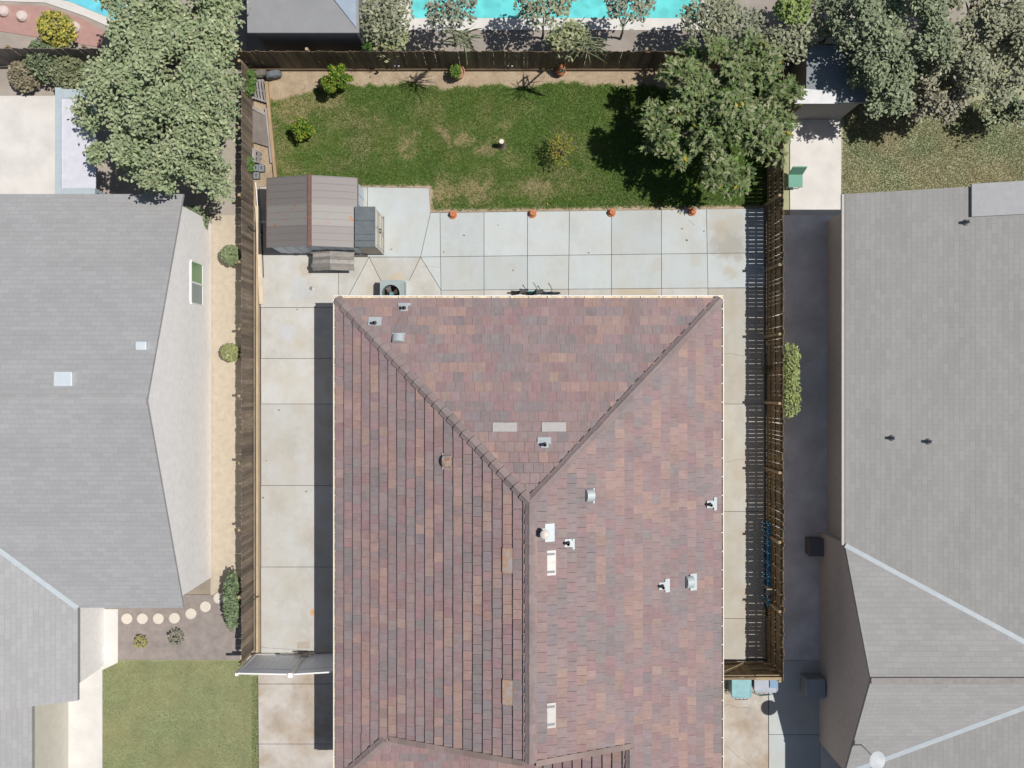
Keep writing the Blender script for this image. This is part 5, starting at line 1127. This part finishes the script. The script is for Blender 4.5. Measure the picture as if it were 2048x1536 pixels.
for i, (lab, px, py, z, r_, nn) in enumerate((('loose olive tree beside the grey outbuilding', 765, 40, 2.0, .9, 900), ('low shrub behind the fence between outbuilding and pool', 775, 85, 1.3, .65, 600), ('feathery tree in front of the pool, left of centre', 900, 30, 2.6, .8, 500), ('feathery tree over the middle of the pool', 1090, 15, 2.6, .9, 700),
     ('low bush behind the fence below the middle of the pool', 1135, 80, 1.4, .7, 600), ('wispy tree at the right end of the pool', 1260, 15, 2.6, .75, 500), ('olive tree between the pool and the fig tree', 1420, 40, 2.6, .9, 900), ('bright green slender tree right of the pool', 1590, 20, 2.8, .6, 500), ('pale olive shrub behind the fig tree', 1480, 65, 2.0, .9, 800), ('grey olive tree right of the fig tree crown', 1580, 85, 2.6, .75, 700))):
    p = W(px, py, z); tree('garden_tree', lab, 'tree', (p.x, p.y, 0), [(p.x, p.y, z, r_, r_, r_ * .7), (p.x + .5 * r_, p.y + .4 * r_, z - .2, r_ * .7, r_ * .7, r_ * .6), (p.x - .6 * r_, p.y + .2 * r_, z - .3, r_ * .6, r_ * .6, r_ * .5)], nn, .15, OP[i % 3] if i != 7 else [(.26, .34, .1), (.22, .3, .09)], OVAL, r=.05, shell=.3)

# ------------------------------------------------------------------ right neighbour
rh = thing('house', 'neighbouring house on the right with wide warm grey roof and side gable', 'house', (15, -3, 0))
XE, zE2, sm, sw = 11.1, 2.6, .30, .55; YW0, YW1 = -5.37, -12.98; YR = (YW0 + YW1) / 2; zR2 = zE2 + sw * (YW0 - YR); dxv = (zR2 - zE2) / sm; yN2 = WY(388, zE2)
fz = lambda x: zE2 + sm * (x - XE)
slabroof(rh, [[(XE, yN2, zE2), (XE, YW0, zE2), (XE + dxv, YR, zR2), (XE + dxv + 2, YR, fz(XE + dxv + 2)), (XE + dxv + 2, yN2, fz(XE + dxv + 2))]], m_nroof2)
slabroof(rh, [[(XE, YW0, zE2), (XE, YR, zR2), (XE + dxv, YR, zR2)], [(XE, YR, zR2), (XE, YW1, zE2), (XE + dxv, YR, zR2)]], shingle('grey wing shingle', (.335, .332, .325), False), name='wing_roof')
slabroof(rh, [[(XE, YW1, zE2), (XE, -18, zE2), (XE + dxv, -18, zR2), (XE + dxv, YR, zR2)]], m_nroof2, name='front_roof')
for yv in (YW0, YW1): MB().bar((XE, yv, zE2 + .03), (XE + dxv, YR, zR2 + .03), .15, .02).build('valley_flashing', m_valley, rh)
MB().bar((XE, YR, zR2 + .02), (XE + dxv, YR, zR2 + .02), .2, .05).build('ridge_cap', plain('brown grey ridge', (.27, .25, .235), .9), rh)
b = MB(); b.hexa([(XE + .05, YW0, 0), (XE + .05, YW1, 0), (XE + .05, YW1, zE2 - .1), (XE + .05, YR, zR2 - .15), (XE + .05, YW0, zE2 - .1)], [(XE + .2, YW0, 0), (XE + .2, YW1, 0), (XE + .2, YW1, zE2 - .1), (XE + .2, YR, zR2 - .15), (XE + .2, YW0, zE2 - .1)]); b.build('gable_wall', m_brick, rh)
b = MB(); b.box(XE + .35, XE + .5, YW0, yN2 - .4, 0, zE2 - .02); b.box(XE + .5, 20, yN2 - .5, yN2 - .4, 0, zE2); b.build('wall', m_brick, rh)
z_ = fz(WX(1985, 3.3)); MB().hexa([(WX(1925, 3.2), WY(440, 3.2), fz(WX(1925, 3.2)) + .02), (21, WY(440, 3.2), fz(21) + .02), (21, WY(388, 3.2) + .2, fz(21) + .02), (WX(1925, 3.2), WY(388, 3.2) + .2, fz(WX(1925, 3.2)) + .02)], [(WX(1925, 3.2), WY(440, 3.2), fz(WX(1925, 3.2)) + .1), (21, WY(440, 3.2), fz(21) + .1), (21, WY(388, 3.2) + .2, fz(21) + .1), (WX(1925, 3.2), WY(388, 3.2) + .2, fz(WX(1925, 3.2)) + .1)]).build('patio_roof', flat('pale patio roofing', (.40, .40, .41), .7), rh)
for px, py in ((1857, 883), (1784, 876), (1932, 445)):
    zz = 3.2
    for _ in range(20): zz = fz(WX(px, zz))
    p = W(px, py, zz); MB().lathe(p, [(.12, -.05), (.09, .05), (.05, .08), (.05, .3), (0, .3)], 12).build('vent_pipe', flat('dark grey vent', (.2, .2, .21), .6), rh)
gu = MB(); gu.box(XE - .1, XE - .005, YW0, yN2, zE2 - .12, zE2 - .02); gu.build('gutter', flat('warm white gutter', (.42, .39, .37), .6), rh)
# satellite dish on the wing
dp = Vector((11.38, -11.75, 4.4)); sd = thing('satellite_dish', 'round satellite dish above the right neighbour gable roof', 'satellite dish', (dp.x, dp.y, 3.3))
MB().lathe(dp, [(.0, .0), (.14, .02), (.27, .07), (.28, .075), (.14, .03), (0, .012)], 20, (.25, .1, 1)).build('dish', flat('pale grey dish', (.45, .48, .5), .5), sd); MB().tube([(dp.x, dp.y, 3.2), dp], .025, 7).build('mast', m_metal, sd)
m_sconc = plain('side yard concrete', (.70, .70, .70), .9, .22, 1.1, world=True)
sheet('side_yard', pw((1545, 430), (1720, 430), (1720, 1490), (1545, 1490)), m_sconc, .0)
sheet('back_walkway', pw((1580, 180), (1682, 180), (1682, 430), (1580, 430)), m_pconc, .01)
sheet('right_yard', pw((1545, 137), (2300, 137), (2300, 430), (1545, 430)), plain('right yard soil', (.33, .335, .20), .95, .2, 1.0, world=True), -.03)
sheet('far_right_yard', pw((1640, -200), (2300, -200), (2300, 130), (1640, 130)), m_dry, -.03)
sheet('street_walk', pw((1640, 1490), (1720, 1490), (1720, 1640), (1640, 1640)), m_pconc, .015)
simple_lawn('grass', [(1690, 200), (2300, 200), (2300, 390), (1682, 390)], 47, [(.20, .28, .13), (.44, .36, .22)], 110000, 'patchy pale lawn behind the right neighbouring house')
# lean-to shed of right neighbour
rs = thing('garden_shed', 'blue grey flat roofed shed right of the fig tree', 'shed', (10.9, 10.4, 0)); zs = 2.3; x0, x1, y0, y1 = WX(1612, zs), WX(1736, zs), WY(205, zs), WY(92, zs)
slabroof(rs, [[(x0, y0, zs), (x1, y0, zs), (x1, y1, zs + .1), (x0, y1, zs + .1)]], plain('blue grey roofing', (.20, .225, .24), .7, .1, 2)); MB().box(x0 + .1, x1 - .1, y0 + .12, y1 - .1, 0, zs - .14).build('wall', flat('grey shed wall', (.30, .29, .28), .9), rs)
MB().hexa([(x0 - .4, y0 - .05, zs + .01), (x0 + 1.0, y0 - .05, zs + .01), (x0 + 1.0, y0 + .35, zs + .03), (x0 - .1, y0 + .45, zs + .03)], [(x0 - .4, y0 - .05, zs + .04), (x0 + 1.0, y0 - .05, zs + .04), (x0 + 1.0, y0 + .35, zs + .06), (x0 - .1, y0 + .45, zs + .06)]).build('tarp', flat('white tarp', (.62, .62, .62), .6), rs)
DK = [[(.25, .295, .18), (.29, .33, .20), (.23, .27, .16)], [(.29, .305, .20), (.34, .35, .23)], [(.31, .29, .21), (.35, .34, .24)]]
for i, (lab, px, py, z, r_, nn, k) in enumerate((('tall dark tree in the far right back yard', 1810, 40, 4.0, 1.8, 5200, 0), ('dark tree beside the blue grey shed', 1790, 145, 3.0, 1.2, 3000, 0), ('olive tree at the right edge behind the lawn', 1985, 105, 3.6, 1.5, 4200, 1), ('pale olive tree over the right lawn', 1885, 175, 2.8, 1.0, 2000, 2), ('olive tree at the top right corner', 2010, -10, 3.6, 1.6, 3600, 1), ('dark tree behind the shed on the right', 1700, 20, 3.0, 1.2, 1800, 0), ('dry shrub at the right edge of the patchy lawn', 2020, 215, 1.6, .7, 700, 0))):
    p = W(px, py, z); bl = [(p.x, p.y, z, r_ * .8, r_ * .8, r_ * .6)] + [(p.x + r_ * .65 * math.cos(t), p.y + r_ * .65 * math.sin(t), z - .35, r_ * .5, r_ * .5, r_ * .42) for t in np.linspace(0, 5.3, 6)]
    tree('yard_tree', lab, 'tree', (p.x, p.y, 0), bl, int(nn * 1.5), .135, DK[k], OVAL, r=.12, shell=.5, tilt=.4, cl=6, clump=5)
p = W(1580, 760, .9); tree('shrub', 'lime green oval bush in the right neighbour side yard', 'shrub', (p.x, p.y, 0), [(p.x, p.y + dy, .8, .36, .55, .7) for dy in (-.8, -.3, .3, .8)], 1500, .09, [(.34, .40, .15), (.28, .34, .12)], OVAL, r=.03)
def crate(label, px, py, z, w, d, colr, name='storage_box'):
    p = W(px, py, z); r_ = thing(name, label, 'box', (p.x, p.y, 0)); MB().box(p.x - w, p.x + w, p.y - d, p.y + d, 0, z - .06).build('body', flat('box grey', sc(colr, .8), .7), r_, bevel=.02); MB().box(p.x - w - .02, p.x + w + .02, p.y - d - .02, p.y + d + .02, z - .055, z).build('lid', flat('box lid grey', colr, .6), r_, bevel=.015)
crate('grey box on the concrete by the brown gable wall', 1632, 1378, .8, .32, .32, (.33, .37, .39)); crate('pale box leaning place by the right gable wall, upper one', 1672, 1228, .9, .25, .45, (.36, .39, .40)); crate('dark low box in the shaded side yard', 1636, 1095, .5, .3, .3, (.15, .15, .15)); crate('small white box beside the dark low box', 1668, 1110, .4, .12, .12, (.6, .6, .6))
q = MB(); p = W(1592, 360, .5); ch = thing('garden_chair', 'green and grey folding chair on the bright walkway', 'chair', (p.x, p.y, 0)); mcg = flat('green fabric', (.15, .34, .26), .8)
MB().box(p.x - .25, p.x + .25, p.y - .25, p.y + .2, .42, .46).build('seat', mcg, ch); MB().bar((p.x, p.y + .22, .45), (p.x, p.y + .36, .95), .5, .04, (0, 1, 0)).build('backrest', mcg, ch)
for sx_, sy_ in ((-1, -1), (1, -1), (-1, 1), (1, 1)): MB().bar((p.x + sx_ * .22, p.y + sy_ * .2, 0), (p.x + sx_ * .22, p.y + sy_ * .2, .42), .03, .03).build('leg', m_metal, ch)
